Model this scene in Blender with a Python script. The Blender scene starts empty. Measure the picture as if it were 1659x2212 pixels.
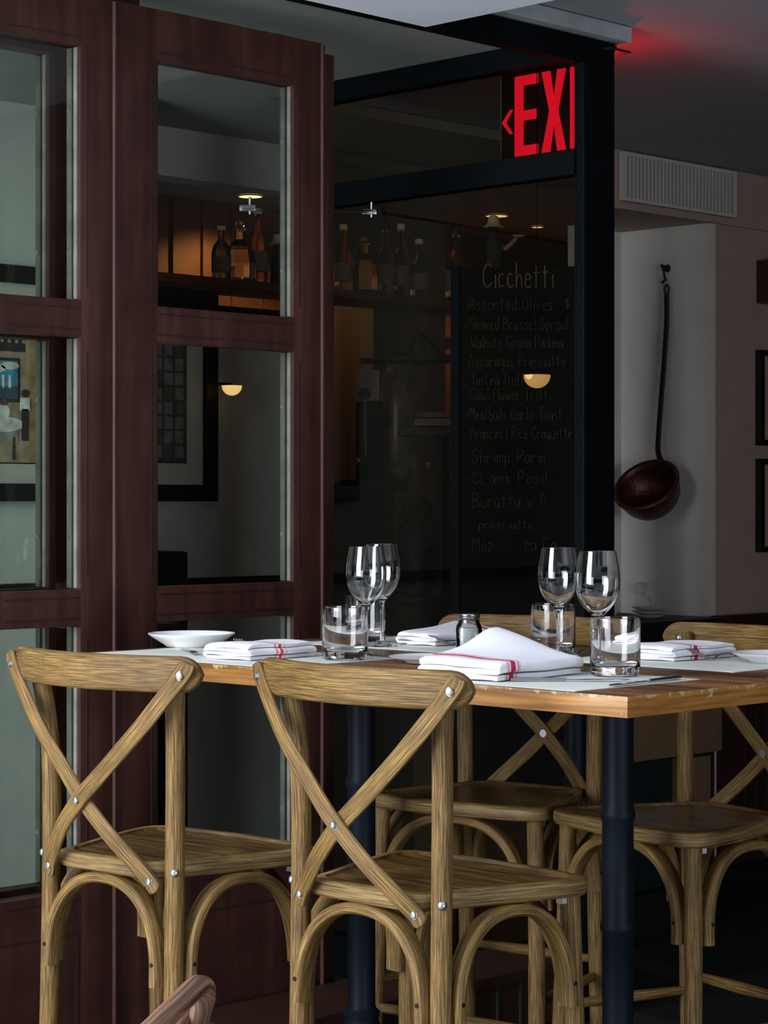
import bpy, bmesh, math, random
from mathutils import Vector, Matrix
random.seed(7)
C = bpy.context.scene.collection
PI = math.pi
# ---------------------------------------------------------------- camera, world, lights, exposure
A = math.radians(44.5); CC, SS = math.cos(A), math.sin(A)
CAMZ = 1.392; FPX = 4750.0; HOR = 1085.0
cam = bpy.data.cameras.new('camera'); cob = bpy.data.objects.new('camera', cam); C.objects.link(cob)
cob.location = (0, 0, CAMZ); cob.rotation_euler = (PI/2, 0, A - PI/2)
cam.sensor_fit = 'VERTICAL'; cam.sensor_height = 36; cam.lens = FPX/2212*36
cam.shift_y = (HOR - 1106)/2212
cam.clip_start = 0.05
bpy.context.scene.camera = cob
V = bpy.context.scene.view_settings
V.view_transform = 'Standard'; V.look = 'None'; V.exposure = 1.3; V.gamma = 1.0; V.use_curve_mapping = False
# overcast street sky: bright above, dim towards the housefronts at the horizon
W = bpy.data.worlds.new('world'); bpy.context.scene.world = W; W.use_nodes = True
nt = W.node_tree; nt.nodes.clear()
wo = nt.nodes.new('ShaderNodeOutputWorld'); bg = nt.nodes.new('ShaderNodeBackground')
tc = nt.nodes.new('ShaderNodeTexCoord'); sx = nt.nodes.new('ShaderNodeSeparateXYZ')
rp = nt.nodes.new('ShaderNodeValToRGB')
nt.links.new(tc.outputs['Generated'], sx.inputs[0]); nt.links.new(sx.outputs[2], rp.inputs[0])
rp.color_ramp.elements[0].position = 0.0; rp.color_ramp.elements[0].color = (.010, .013, .014, 1)
rp.color_ramp.elements[1].position = 0.9; rp.color_ramp.elements[1].color = (.50, .60, .74, 1)
e = rp.color_ramp.elements.new(0.38); e.color = (.03, .036, .042, 1)
nt.links.new(rp.outputs[0], bg.inputs[0]); nt.links.new(bg.outputs[0], wo.inputs[0]); bg.inputs[1].default_value = 1.0

def area(name, loc, target, sx_, sy_, power, col):
    l = bpy.data.lights.new(name, 'AREA'); l.shape = 'RECTANGLE'; l.size = sx_; l.size_y = sy_; l.energy = power; l.color = col
    o = bpy.data.objects.new(name, l); C.objects.link(o); o.location = loc
    d = Vector(target) - Vector(loc); o.rotation_euler = d.to_track_quat('-Z', 'Y').to_euler(); return o
area('street_daylight', (-1.1, 3.3, 2.3), (3.4, 3.6, 1.0), 2.2, 3.2, 150, (.86, .93, 1.0))
area('open_front_daylight', (1.2, -6.0, 1.2), (5.4, 3.6, 1.6), 4.5, 2.0, 95, (.82, .9, 1.0))

# ---------------------------------------------------------------- materials
def newmat(name):
    m = bpy.data.materials.new(name); m.use_nodes = True
    return m, m.node_tree, m.node_tree.nodes['Principled BSDF']
def plain(name, col, rough=.6, metal=0, bump=0, bscale=60, vary=.12, vscale=8, spec=.5):
    m, t, b = newmat(name)
    n = t.nodes.new('ShaderNodeTexNoise'); n.inputs['Scale'].default_value = vscale; n.inputs['Detail'].default_value = 5
    co = t.nodes.new('ShaderNodeTexCoord'); t.links.new(co.outputs['Object'], n.inputs['Vector'])
    r = t.nodes.new('ShaderNodeValToRGB'); t.links.new(n.outputs[0], r.inputs[0])
    r.color_ramp.elements[0].position = .3; r.color_ramp.elements[1].position = .7
    r.color_ramp.elements[0].color = tuple(x*(1-vary) for x in col)+(1,); r.color_ramp.elements[1].color = tuple(min(1, x*(1+vary)) for x in col)+(1,)
    t.links.new(r.outputs[0], b.inputs['Base Color'])
    b.inputs['Roughness'].default_value = rough; b.inputs['Metallic'].default_value = metal
    b.inputs['Specular IOR Level'].default_value = spec
    if bump:
        n2 = t.nodes.new('ShaderNodeTexNoise'); n2.inputs['Scale'].default_value = bscale; n2.inputs['Detail'].default_value = 6
        t.links.new(co.outputs['Object'], n2.inputs['Vector'])
        bu = t.nodes.new('ShaderNodeBump'); bu.inputs['Strength'].default_value = bump; bu.inputs['Distance'].default_value = .002
        t.links.new(n2.outputs[0], bu.inputs['Height']); t.links.new(bu.outputs[0], b.inputs['Normal'])
    return m
def wood(name, dark, mid, light, rough=.55, freq=330, bump=.6, along=9, uv=True, rot=False, spec=.35):
    """grain runs along UV v (or object axis)"""
    m, t, b = newmat(name); N = t.nodes
    co = N.new('ShaderNodeTexCoord'); mp = N.new('ShaderNodeMapping')
    oi = N.new('ShaderNodeObjectInfo')
    t.links.new(co.outputs['UV' if uv else 'Object'], mp.inputs['Vector'])
    if rot: mp.inputs['Scale'].default_value = (along, freq, freq)
    else: mp.inputs['Scale'].default_value = (freq, along, freq)
    t.links.new(oi.outputs['Random'], mp.inputs['Location'])
    n = N.new('ShaderNodeTexNoise'); n.inputs['Scale'].default_value = 1; n.inputs['Detail'].default_value = 8; n.inputs['Roughness'].default_value = .62
    n.inputs['Distortion'].default_value = .25
    t.links.new(mp.outputs[0], n.inputs['Vector'])
    r = N.new('ShaderNodeValToRGB'); e = r.color_ramp.elements
    e[0].position = .37; e[0].color = dark+(1,); e[1].position = .64; e[1].color = light+(1,)
    q = r.color_ramp.elements.new(.5); q.color = mid+(1,)
    t.links.new(n.outputs[0], r.inputs[0])
    n2 = N.new('ShaderNodeTexNoise'); n2.inputs['Scale'].default_value = 7; n2.inputs['Detail'].default_value = 4
    t.links.new(co.outputs['Object'], n2.inputs['Vector'])
    mx = N.new('ShaderNodeMix'); mx.data_type = 'RGBA'; mx.blend_type = 'MULTIPLY'; mx.inputs[0].default_value = .75
    r2 = N.new('ShaderNodeValToRGB'); r2.color_ramp.elements[0].position = .3; r2.color_ramp.elements[0].color = (.6, .57, .52, 1)
    r2.color_ramp.elements[1].position = .62; r2.color_ramp.elements[1].color = (1.08, 1.08, 1.08, 1)
    t.links.new(n2.outputs[0], r2.inputs[0]); t.links.new(r.outputs[0], mx.inputs[6]); t.links.new(r2.outputs[0], mx.inputs[7])
    t.links.new(mx.outputs[2], b.inputs['Base Color'])
    b.inputs['Roughness'].default_value = rough; b.inputs['Specular IOR Level'].default_value = spec
    if bump:
        bu = N.new('ShaderNodeBump'); bu.inputs['Strength'].default_value = bump; bu.inputs['Distance'].default_value = .0012
        t.links.new(n.outputs[0], bu.inputs['Height']); t.links.new(bu.outputs[0], b.inputs['Normal'])
    return m
def emit(name, col, st):
    m, t, b = newmat(name); b.inputs['Base Color'].default_value = tuple(min(1, x) for x in col)+(1,)
    b.inputs['Emission Color'].default_value = col+(1,); b.inputs['Emission Strength'].default_value = st; return m
def glass(name, col=(1, 1, 1), rough=0.0, ior=1.47):
    m, t, b = newmat(name); b.inputs['Base Color'].default_value = col+(1,); b.inputs['Roughness'].default_value = rough
    b.inputs['Transmission Weight'].default_value = 1; b.inputs['IOR'].default_value = ior; return m
def window_glass(name, tint, refl=.9):
    m = bpy.data.materials.new(name); m.use_nodes = True; t = m.node_tree; t.nodes.clear()
    o = t.nodes.new('ShaderNodeOutputMaterial'); mi = t.nodes.new('ShaderNodeMixShader'); tr = t.nodes.new('ShaderNodeBsdfTransparent'); g = t.nodes.new('ShaderNodeBsdfGlossy')
    f = t.nodes.new('ShaderNodeFresnel'); f.inputs[0].default_value = 1.45; mt = t.nodes.new('ShaderNodeMath'); mt.operation = 'MULTIPLY'; mt.inputs[1].default_value = refl
    tr.inputs[0].default_value = tint+(1,); g.inputs['Roughness'].default_value = .0
    t.links.new(f.outputs[0], mt.inputs[0]); t.links.new(mt.outputs[0], mi.inputs[0]); t.links.new(tr.outputs[0], mi.inputs[1]); t.links.new(g.outputs[0], mi.inputs[2]); t.links.new(mi.outputs[0], o.inputs[0])
    return m

M = {}
M['oak'] = wood('weathered_oak', (.038, .018, .0045), (.170, .091, .024), (.385, .232, .070), .5, 880, .9, 13)
M['oak_seat'] = wood('oiled_oak_seat', (.055, .028, .008), (.115, .062, .018), (.20, .115, .04), .33, 9, .15, 90, uv=False, rot=False, spec=.5)
M['oak_side'] = wood('oak_seat_edge', (.08, .045, .015), (.19, .115, .04), (.36, .235, .095), .5, 8, .7, 9, uv=False, rot=False)
# seat edge: grain stretched horizontally (object coordinates, fine along z)
for k in ('oak_side',):
    for nd in M[k].node_tree.nodes:
        if nd.type == 'MAPPING': nd.inputs['Scale'].default_value = (8, 8, 330)
for nd in M['oak_seat'].node_tree.nodes:
    if nd.type == 'MAPPING': nd.inputs['Scale'].default_value = (60, 7, 20)
M['walnut'] = wood('dark_bent_wood', (.06, .026, .014), (.15, .07, .04), (.28, .155, .10), .4, 160, .2, 8, spec=.35)
M['bolt'] = plain('zinc_bolt', (.50, .51, .52), .36, 1, vary=.05)
M['bracket'] = plain('white_bracket', (.55, .55, .55), .5)
# maroon door paint with vertical brush streaks
M['maroon'] = wood('maroon_paint', (.043, .0145, .0105), (.057, .0195, .0145), (.074, .028, .021), .5, 22, .25, 1.6, uv=False, spec=.3)
for nd in M['maroon'].node_tree.nodes:
    if nd.type == 'MAPPING': nd.inputs['Scale'].default_value = (22, 22, 1.6)
M['maroon_dark'] = plain('maroon_groove', (.016, .005, .005), .7)
M['stop'] = plain('unpainted_glazing_stop', (.20, .195, .165), .6, vary=.25, vscale=20)
M['black'] = plain('black_painted_steel', (.0022, .0034, .0045), .55, vary=.2, spec=.06)
M['blackwood'] = plain('black_frame', (.008, .008, .0075), .5, spec=.2)
M['post'] = plain('blue_black_cast_iron', (.005, .008, .014), .5, .0, bump=.3, bscale=120, vary=.15, spec=.15)
M['pane'] = window_glass('door_pane_glass', (.90, .93, .90), .5)
M['jarglass'] = window_glass('jar_glass', (.93, .95, .95), 1.6)
M['pane2'] = window_glass('partition_glass', (.58, .55, .50), .07)
M['plaster'] = plain('grey_plaster', (.39, .405, .375), .8, bump=.25, bscale=40, vary=.05)
M['plaster_warm'] = plain('taupe_plaster', (.33, .23, .185), .85, bump=.2, bscale=80, vary=.05)
M['plaster_cool'] = plain('pale_plaster', (.46, .44, .40), .85, bump=.2, bscale=80, vary=.05)
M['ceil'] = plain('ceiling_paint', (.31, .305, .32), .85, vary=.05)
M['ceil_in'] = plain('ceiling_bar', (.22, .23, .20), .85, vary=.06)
M['awning'] = plain('awning_soffit_paint', (.85, .86, .92), .8, vary=.04)
M['trimgrey'] = plain('grey_trim_paint', (.33, .35, .35), .7, bump=.6, bscale=60, vary=.2)
M['darkroom'] = plain('dark_wall', (.012, .014, .013), .9, spec=.1)
M['floor'] = plain('dark_floor', (.010, .015, .014), .6, spec=.2)
M['side'] = plain('sidewalk', (.46, .46, .46), .8, bump=.3, vary=.15)
M['wain'] = plain('wainscot_red_brown', (.030, .011, .006), .45, vary=.3, vscale=5)
M['carton'] = plain('brown_cardboard', (.125, .068, .032), .8, vary=.12)
M['barwood'] = plain('bar_panelling', (.10, .035, .010), .5, vary=.4, vscale=3)
M['barcol'] = plain('bar_column', (.075, .05, .036), .7)
M['beige'] = plain('cream_enamel', (.30, .28, .21), .45)
M['steel'] = plain('steel', (.55, .55, .55), .25, 1, vary=.05)
M['cutlery'] = plain('cutlery_steel', (.42, .42, .43), .22, 1, vary=.05)
M['china'] = plain('white_china', (.88, .88, .89), .22, vary=.02)
M['glass'] = glass('drinking_glass')
M['bottle'] = glass('bottle_green_glass', (.25, .35, .22)); M['bottle2'] = glass('bottle_brown_glass', (.45, .25, .1)); M['crystal'] = glass('cut_crystal', (.95, .9, .8), .03)
M['salt'] = plain('salt', (.92, .92, .93), .9, bump=1, bscale=600, vary=.05)
M['label'] = plain('paper_label', (.16, .12, .07), .8)
M['plastic'] = plain('white_plastic', (.42, .42, .40), .5)
M['leaf'] = plain('dark_leaf', (.008, .022, .012), .6, vary=.5, vscale=40)
M['board'] = plain('chalkboard', (.003, .005, .0045), .7, vary=.3, spec=.05)
M['chalk'] = plain('chalk', (.13, .135, .115), .95, vary=.35, vscale=30)
M['chalk_y'] = plain('yellow_chalk', (.50, .42, .22), .95, vary=.3, vscale=30)
M['copper'] = plain('hammered_copper', (.085, .032, .022), .38, .75, bump=1.0, bscale=120, vary=.3, vscale=20)
M['iron'] = plain('black_iron', (.006, .006, .006), .5, .3)
M['exit'] = emit('exit_red', (1.0, .008, .035), .62)
M['exitplate'] = plain('exit_plate_dark', (.055, .025, .025), .3)
M['lampglow'] = emit('lamp_opal', (1.0, .62, .24), .42)
M['downlight'] = emit('downlight_glow', (1.0, .70, .30), .9)
M['warmcloth'] = plain('cream_cloth', (.75, .62, .36), .8)
M['skin'] = plain('skin', (.40, .22, .12), .6)
M['darkcloth'] = plain('dark_cloth', (.02, .018, .015), .8)
M['teal'] = plain('dark_teal_box', (.006, .014, .015), .35)
M['mat_frame'] = plain('picture_mat', (.36, .37, .31), .85, vary=.03)
M['groove'] = plain('groove_shadow_gap', (.02, .02, .02), .9)
def ptable():
    m, t, b = newmat('worn_table_wood'); N = t.nodes
    co = N.new('ShaderNodeTexCoord'); mp = N.new('ShaderNodeMapping'); mp.inputs['Scale'].default_value = (30, 3, 60)
    t.links.new(co.outputs['Object'], mp.inputs[0])
    n = N.new('ShaderNodeTexNoise'); n.inputs['Scale'].default_value = 1; n.inputs['Detail'].default_value = 7; t.links.new(mp.outputs[0], n.inputs[0])
    r = N.new('ShaderNodeValToRGB'); e = r.color_ramp.elements
    e[0].position = .35; e[0].color = (.085, .032, .011, 1); e[1].position = .7; e[1].color = (.30, .135, .042, 1)
    t.links.new(n.outputs[0], r.inputs[0])
    # planks
    sp = N.new('ShaderNodeSeparateXYZ'); t.links.new(co.outputs['Object'], sp.inputs[0])
    wn = N.new('ShaderNodeTexWhiteNoise'); wn.noise_dimensions = '1D'
    ma = N.new('ShaderNodeMath'); ma.operation = 'MULTIPLY'; ma.inputs[1].default_value = 8.5; fl = N.new('ShaderNodeMath'); fl.operation = 'FLOOR'
    t.links.new(sp.outputs[0], ma.inputs[0]); t.links.new(ma.outputs[0], fl.inputs[0]); t.links.new(fl.outputs[0], wn.inputs['W'])
    r3 = N.new('ShaderNodeValToRGB'); r3.color_ramp.elements[0].color = (.5, .42, .4, 1); r3.color_ramp.elements[1].color = (1.15, 1.15, 1.1, 1)
    t.links.new(wn.outputs[0], r3.inputs[0])
    mx = N.new('ShaderNodeMix'); mx.data_type = 'RGBA'; mx.blend_type = 'MULTIPLY'; mx.inputs[0].default_value = 1
    t.links.new(r.outputs[0], mx.inputs[6]); t.links.new(r3.outputs[0], mx.inputs[7])
    # chipped bare patches
    v = N.new('ShaderNodeTexNoise'); v.inputs['Scale'].default_value = 26; v.inputs['Detail'].default_value = 9; v.inputs['Roughness'].default_value = .7; t.links.new(co.outputs['Object'], v.inputs[0])
    r2 = N.new('ShaderNodeValToRGB'); r2.color_ramp.elements[0].position = .62; r2.color_ramp.elements[1].position = .65; t.links.new(v.outputs[0], r2.inputs[0])
    mx2 = N.new('ShaderNodeMix'); mx2.data_type = 'RGBA'; mx2.inputs[7].default_value = (.36, .25, .12, 1)
    t.links.new(r2.outputs[0], mx2.inputs[0]); t.links.new(mx.outputs[2], mx2.inputs[6]); t.links.new(mx2.outputs[2], b.inputs['Base Color'])
    b.inputs['Roughness'].default_value = .38
    bu = N.new('ShaderNodeBump'); bu.inputs['Strength'].default_value = .2; bu.inputs['Distance'].default_value = .001; t.links.new(v.outputs[0], bu.inputs['Height']); t.links.new(bu.outputs[0], b.inputs['Normal'])
    return m
def ptable_edge():
    m, t, b = newmat('worn_table_edge'); N = t.nodes
    co = N.new('ShaderNodeTexCoord'); mp = N.new('ShaderNodeMapping'); mp.inputs['Scale'].default_value = (5, 5, 120)
    t.links.new(co.outputs['Object'], mp.inputs[0])
    n = N.new('ShaderNodeTexNoise'); n.inputs['Scale'].default_value = 1; n.inputs['Detail'].default_value = 6; t.links.new(mp.outputs[0], n.inputs[0])
    r = N.new('ShaderNodeValToRGB'); e = r.color_ramp.elements
    e[0].position = .3; e[0].color = (.17, .062, .012, 1); e[1].position = .72; e[1].color = (.47, .215, .05, 1)
    t.links.new(n.outputs[0], r.inputs[0])
    sp = N.new('ShaderNodeSeparateXYZ'); t.links.new(co.outputs['Object'], sp.inputs[0])
    v = N.new('ShaderNodeTexNoise'); v.inputs['Scale'].default_value = 24; v.inputs['Detail'].default_value = 9; v.inputs['Roughness'].default_value = .7; t.links.new(co.outputs['Object'], v.inputs[0])
    # worn lighter rim along the upper and lower arris (z local 0 = top)
    zt = N.new('ShaderNodeMapRange'); zt.inputs['From Min'].default_value = -.012; zt.inputs['From Max'].default_value = 0; t.links.new(sp.outputs[2], zt.inputs[0])
    ad = N.new('ShaderNodeMath'); ad.operation = 'MULTIPLY_ADD'; ad.inputs[1].default_value = .16; t.links.new(zt.outputs[0], ad.inputs[0]); t.links.new(v.outputs[0], ad.inputs[2])
    r2 = N.new('ShaderNodeValToRGB'); r2.color_ramp.elements[0].position = .64; r2.color_ramp.elements[1].position = .68; t.links.new(ad.outputs[0], r2.inputs[0])
    mx2 = N.new('ShaderNodeMix'); mx2.data_type = 'RGBA'; mx2.inputs[7].default_value = (.45, .32, .16, 1)
    t.links.new(r2.outputs[0], mx2.inputs[0]); t.links.new(r.outputs[0], mx2.inputs[6]); t.links.new(mx2.outputs[2], b.inputs['Base Color'])
    b.inputs['Roughness'].default_value = .38
    return m
M['table'] = ptable(); M['tableedge'] = ptable_edge()
def pmat():
    m, t, b = newmat('woven_placemat'); N = t.nodes
    co = N.new('ShaderNodeTexCoord')
    w = N.new('ShaderNodeTexWave'); w.inputs['Scale'].default_value = 55; w.inputs['Distortion'].default_value = .6; w.bands_direction = 'Y'; t.links.new(co.outputs['Object'], w.inputs[0])
    w2 = N.new('ShaderNodeTexWave'); w2.inputs['Scale'].default_value = 120; w2.bands_direction = 'X'; t.links.new(co.outputs['Object'], w2.inputs[0])
    mt = N.new('ShaderNodeMath'); mt.operation = 'MULTIPLY'; t.links.new(w.outputs[1], mt.inputs[0]); t.links.new(w2.outputs[1], mt.inputs[1])
    r = N.new('ShaderNodeValToRGB'); r.color_ramp.elements[0].color = (.60, .59, .54, 1); r.color_ramp.elements[1].color = (.86, .86, .81, 1); r.color_ramp.elements[1].position = .5
    t.links.new(mt.outputs[0], r.inputs[0]); t.links.new(r.outputs[0], b.inputs['Base Color']); b.inputs['Roughness'].default_value = .8
    bu = N.new('ShaderNodeBump'); bu.inputs['Strength'].default_value = .5; bu.inputs['Distance'].default_value = .001; t.links.new(mt.outputs[0], bu.inputs['Height']); t.links.new(bu.outputs[0], b.inputs['Normal'])
    return m
M['placemat'] = pmat()
def pnapkin(name, cen, red, wide):
    m, t, b = newmat(name); N = t.nodes
    uv = N.new('ShaderNodeTexCoord'); sp = N.new('ShaderNodeSeparateXYZ'); t.links.new(uv.outputs['UV'], sp.inputs[0])
    r = N.new('ShaderNodeValToRGB'); r.color_ramp.interpolation = 'CONSTANT'; wht = (.90, .87, .92, 1); rd = red+(1,)
    st = [(0, wht)]
    for a_, b_ in ((-.075, -.070), (-.064, -.059), (-.053, -.048), (-wide/2, wide/2), (.048, .053), (.059, .064), (.070, .075)):
        st += [(cen+a_, rd), (cen+b_, wht)]
    el = r.color_ramp.elements; el[0].position = 0; el[0].color = wht; el[1].position = st[1][0]; el[1].color = rd
    for p, cc in st[2:]: q = el.new(p); q.color = cc
    t.links.new(sp.outputs[1], r.inputs[0]); t.links.new(r.outputs[0], b.inputs['Base Color']); b.inputs['Roughness'].default_value = .9
    n = N.new('ShaderNodeTexNoise'); n.inputs['Scale'].default_value = 900; t.links.new(uv.outputs['Object'], n.inputs[0])
    bu = N.new('ShaderNodeBump'); bu.inputs['Strength'].default_value = .3; bu.inputs['Distance'].default_value = .0005; t.links.new(n.outputs[0], bu.inputs['Height']); t.links.new(bu.outputs[0], b.inputs['Normal'])
    return m
RED = (.55, .02, .07)
M['nap_a'] = pnapkin('napkin_cloth_pink', .45, (.78, .06, .10), .045)
M['nap_b'] = pnapkin('napkin_cloth_crimson', .17, RED, .055)
M['nap_d'] = pnapkin('napkin_cloth_crimson_far', .36, RED, .055)
M['nap_c'] = pnapkin('napkin_cloth_crimson_end', .88, RED, .05)

# ---------------------------------------------------------------- mesh helpers
def finish(o, smooth=True, ang=40):
    me = o.data
    if smooth:
        me.polygons.foreach_set('use_smooth', [True]*len(me.polygons)); me.set_sharp_from_angle(angle=math.radians(ang))
    return o
def obj(name, bm, mat, parent=None, smooth=True, ang=40):
    bmesh.ops.recalc_face_normals(bm, faces=bm.faces)
    me = bpy.data.meshes.new(name); bm.to_mesh(me); bm.free()
    for m in (mat if isinstance(mat, (list, tuple)) else [mat]): me.materials.append(M[m])
    o = bpy.data.objects.new(name, me); C.objects.link(o)
    if parent: o.parent = parent
    return finish(o, smooth, ang)
def thing(name, label, cat, loc=(0, 0, 0), rotz=0, group=None):
    o = bpy.data.objects.new(name, None); C.objects.link(o); o.empty_display_size = .1
    o.location = loc; o.rotation_euler = (0, 0, rotz); tag(o, label, cat, group); return o
def tag(o, label, cat, group=None):
    o['label'] = label; o['category'] = cat
    if group: o['group'] = group
    return o
def struct(name, bm, mat, smooth=False):
    o = obj(name, bm, mat, None, smooth); o['kind'] = 'structure'; return o
def box(bm, x0, x1, y0, y1, z0, z1, bev=0, mi=0, mat=None):
    r = bmesh.ops.create_cube(bm, size=1)
    vs = r['verts']
    for v in vs: v.co = Vector(((x0+x1)/2+v.co.x*(x1-x0), (y0+y1)/2+v.co.y*(y1-y0), (z0+z1)/2+v.co.z*(z1-z0)))
    fs = set(f for v in vs for f in v.link_faces)
    for f in fs: f.material_index = mi
    if bev:
        es = list(set(e for v in vs for e in v.link_edges))
        g = bmesh.ops.bevel(bm, geom=es, offset=bev, segments=2, affect='EDGES', profile=.6)
        vs = list(set(v for f in g['faces'] for v in f.verts) | set(v for v in vs if v.is_valid))
    if mat is not None: bmesh.ops.transform(bm, matrix=mat, verts=[v for v in vs if v.is_valid])
    return bm
def B(*a, **k): return box(bmesh.new(), *a, **k)
def circ(r, n=20): return [(r*math.cos(2*PI*i/n), r*math.sin(2*PI*i/n)) for i in range(n)]
def rrect(w, h, r, n=4):
    out = []
    for cx, cy, a0 in ((w/2-r, h/2-r, 0), (-w/2+r, h/2-r, 90), (-w/2+r, -h/2+r, 180), (w/2-r, -h/2+r, 270)):
        for i in range(n+1):
            t = math.radians(a0+90*i/n); out.append((cx+r*math.cos(t), cy+r*math.sin(t)))
    return out
def catmull(P, n=8, closed=False):
    P = [Vector(p) for p in P]; out = []; m = len(P)
    rng = range(m) if closed else range(m-1)
    for i in rng:
        p0 = P[(i-1) % m] if (closed or i > 0) else P[0]*2-P[1]
        p1 = P[i]; p2 = P[(i+1) % m]; p3 = P[(i+2) % m] if (closed or i < m-2) else P[-1]*2-P[-2]
        for k in range(n):
            t = k/n; out.append(.5*((2*p1)+(-p0+p2)*t+(2*p0-5*p1+4*p2-p3)*t*t+(-p0+3*p1-3*p2+p3)*t**3))
    if not closed: out.append(P[-1])
    return out
def sweep(bm, pts, prof, up=(0, 0, 1), scale=None, mi=0, cap=True, closed=False):
    pts = [Vector(p) for p in pts]; ul = up if isinstance(up, list) else None; up = Vector(up[0] if ul else up); n = len(pts); uvl = bm.loops.layers.uv.verify()
    rings = []; L = 0; Ls = []
    per = [0]
    for i in range(len(prof)):
        a, b = prof[i], prof[(i+1) % len(prof)]; per.append(per[-1]+math.hypot(a[0]-b[0], a[1]-b[1]))
    for i, p in enumerate(pts):
        if closed: t = pts[(i+1) % n]-pts[i-1]
        else: t = (pts[min(i+1, n-1)]-pts[max(i-1, 0)])
        if ul: up = ul[i]
        t.normalize(); side = t.cross(up)
        if side.length < 1e-5: side = t.cross(Vector((1, .01, 0)))
        side.normalize(); u2 = side.cross(t).normalized()
        if i: L += (p-pts[i-1]).length
        Ls.append(L)
        s = scale[i] if scale else (1, 1)
        if not isinstance(s, tuple): s = (s, s)
        rings.append([bm.verts.new(p+side*a*s[0]+u2*b*s[1]) for a, b in prof])
    m = len(prof)
    rng = n if closed else n-1
    for i in range(rng):
        j2 = (i+1) % n
        for j in range(m):
            k = (j+1) % m
            f = bm.faces.new((rings[i][j], rings[i][k], rings[j2][k], rings[j2][j])); f.material_index = mi
            l1 = Ls[j2] if j2 else L+(pts[0]-pts[-1]).length
            for lp, uvv in zip(f.loops, ((per[j], Ls[i]), (per[j+1], Ls[i]), (per[j+1], l1), (per[j], l1))): lp[uvl].uv = uvv
    if cap and not closed:
        for rg, L_ in ((rings[0], 0), (rings[-1], L)):
            f = bm.faces.new(rg); f.material_index = mi
            for lp, q in zip(f.loops, prof): lp[uvl].uv = (q[0]+.5, L_+q[1]*.1)
    return bm
def tube(pts, r, n=16, up=(0, 0, 1), scale=None): return sweep(bmesh.new(), pts, circ(r, n), up, scale)
def lathe(bm, prof, n=40, cx=0, cy=0, cz=0, mi=0, closed=False):
    rings = []
    for r, z in prof:
        if r < 1e-6: rings.append([bm.verts.new((cx, cy, cz+z))])
        else: rings.append([bm.verts.new((cx+r*math.cos(2*PI*i/n), cy+r*math.sin(2*PI*i/n), cz+z)) for i in range(n)])
    prs = list(zip(rings, rings[1:]))
    if closed: prs.append((rings[-1], rings[0]))
    for a, b in prs:
        for i in range(n):
            k = (i+1) % n
            if len(a) == 1 and len(b) == 1: continue
            if len(a) == 1: f = bm.faces.new((a[0], b[k], b[i]))
            elif len(b) == 1: f = bm.faces.new((a[i], a[k], b[0]))
            else: f = bm.faces.new((a[i], a[k], b[k], b[i]))
            f.material_index = mi
    return bm
def prism(bm, poly, z0, z1, mi=0):
    a = [bm.verts.new((x, y, z0)) for x, y in poly]; b = [bm.verts.new((x, y, z1)) for x, y in poly]
    n = len(poly); bm.faces.new(a).material_index = mi; bm.faces.new(b).material_index = mi
    for i in range(n): bm.faces.new((a[i], a[(i+1) % n], b[(i+1) % n], b[i])).material_index = mi
    return bm
def xf(bm, mat): bmesh.ops.transform(bm, matrix=mat, verts=bm.verts); return bm
def on_table(px, py, z=1.07):
    d = (CAMZ-z)*FPX/(py-HOR); r = (px-829.5)/FPX*d; return (d*CC+r*SS, d*SS-r*CC)
def cam_pt(px, py, d):
    r = (px-829.5)/FPX*d; return Vector((d*CC+r*SS, d*SS-r*CC, CAMZ-(py-HOR)*d/FPX))
def copy_tree(o, parent=None):
    c = o.copy(); C.objects.link(c); c.parent = parent
    for ch in list(o.children): copy_tree(ch, c)
    return c

# ---------------------------------------------------------------- setting
CZ = 2.67
struct('floor', B(-3, 12, -3, 12, -.1, 0), 'floor')
struct('floor_raised', B(3.42, 7.0, -2, 3.76, -.01, .014), 'floor')
struct('trim_sidewalk', B(-12, 2.2, -12, 12, -.02, .004), 'side')
struct('ceiling', B(3.93, 11.5, -3, 5.02, CZ, CZ+.1), 'ceil')
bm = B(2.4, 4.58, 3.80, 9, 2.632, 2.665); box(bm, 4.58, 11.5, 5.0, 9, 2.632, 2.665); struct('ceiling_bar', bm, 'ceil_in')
struct('trim_awning', B(1.2, 3.9, 1.9, 3.69, 2.552, 2.72), 'awning')
struct('trim_header', B(3.0, 4.65, 3.70, 3.74, 2.556, 2.625, bev=.003), 'black')
struct('trim_header_top', B(3.5, 4.682, 3.665, 3.80, 2.627, 2.668, bev=.004), 'trimgrey')
bm = B(4.52, 4.65, 3.70, 3.728, 0, 2.56, bev=.003)
struct('trim_corner_post', bm, 'black')
struct('wall_right', B(6.87, 11.5, 4.98, 5.12, 0, CZ), 'plaster_warm')
struct('wall_niche_side', B(6.88, 6.95, 5.1, 5.5, 0, CZ), 'plaster_cool')
struct('wall_niche', B(6.865, 6.872, 4.979, 5.43, 0, 2.46), 'plaster_cool')
struct('wall_niche_back', B(6.62, 6.90, 5.43, 5.5, 0, 2.47), 'plaster_cool')
bm = prism(bmesh.new(), [(6.27, 4.98), (6.87, 4.98), (6.87, 5.43), (6.64, 5.43), (6.27, 5.02)], 2.46, CZ); box(bm, 6.27, 7.4, 4.965, 4.98, 2.455, 2.475); struct('wall_soffit', bm, 'plaster_warm')
struct('wall_far_end', B(11.5, 11.6, -3, 9, 0, CZ), 'darkroom')
struct('wall_front_end', B(3.9, 11.6, -3.1, -3, 0, CZ), 'darkroom')
bm = B(6.88, 11.5, 4.955, 4.98, 0, .93); box(bm, 6.85, 11.5, 4.935, 4.985, .93, .96)
x = 6.95
while x < 9.2: box(bm, x, x+.004, 4.951, 4.957, .02, .93, mi=1); x += .075
struct('trim_wainscot', bm, ['wain', 'groove'])
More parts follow.
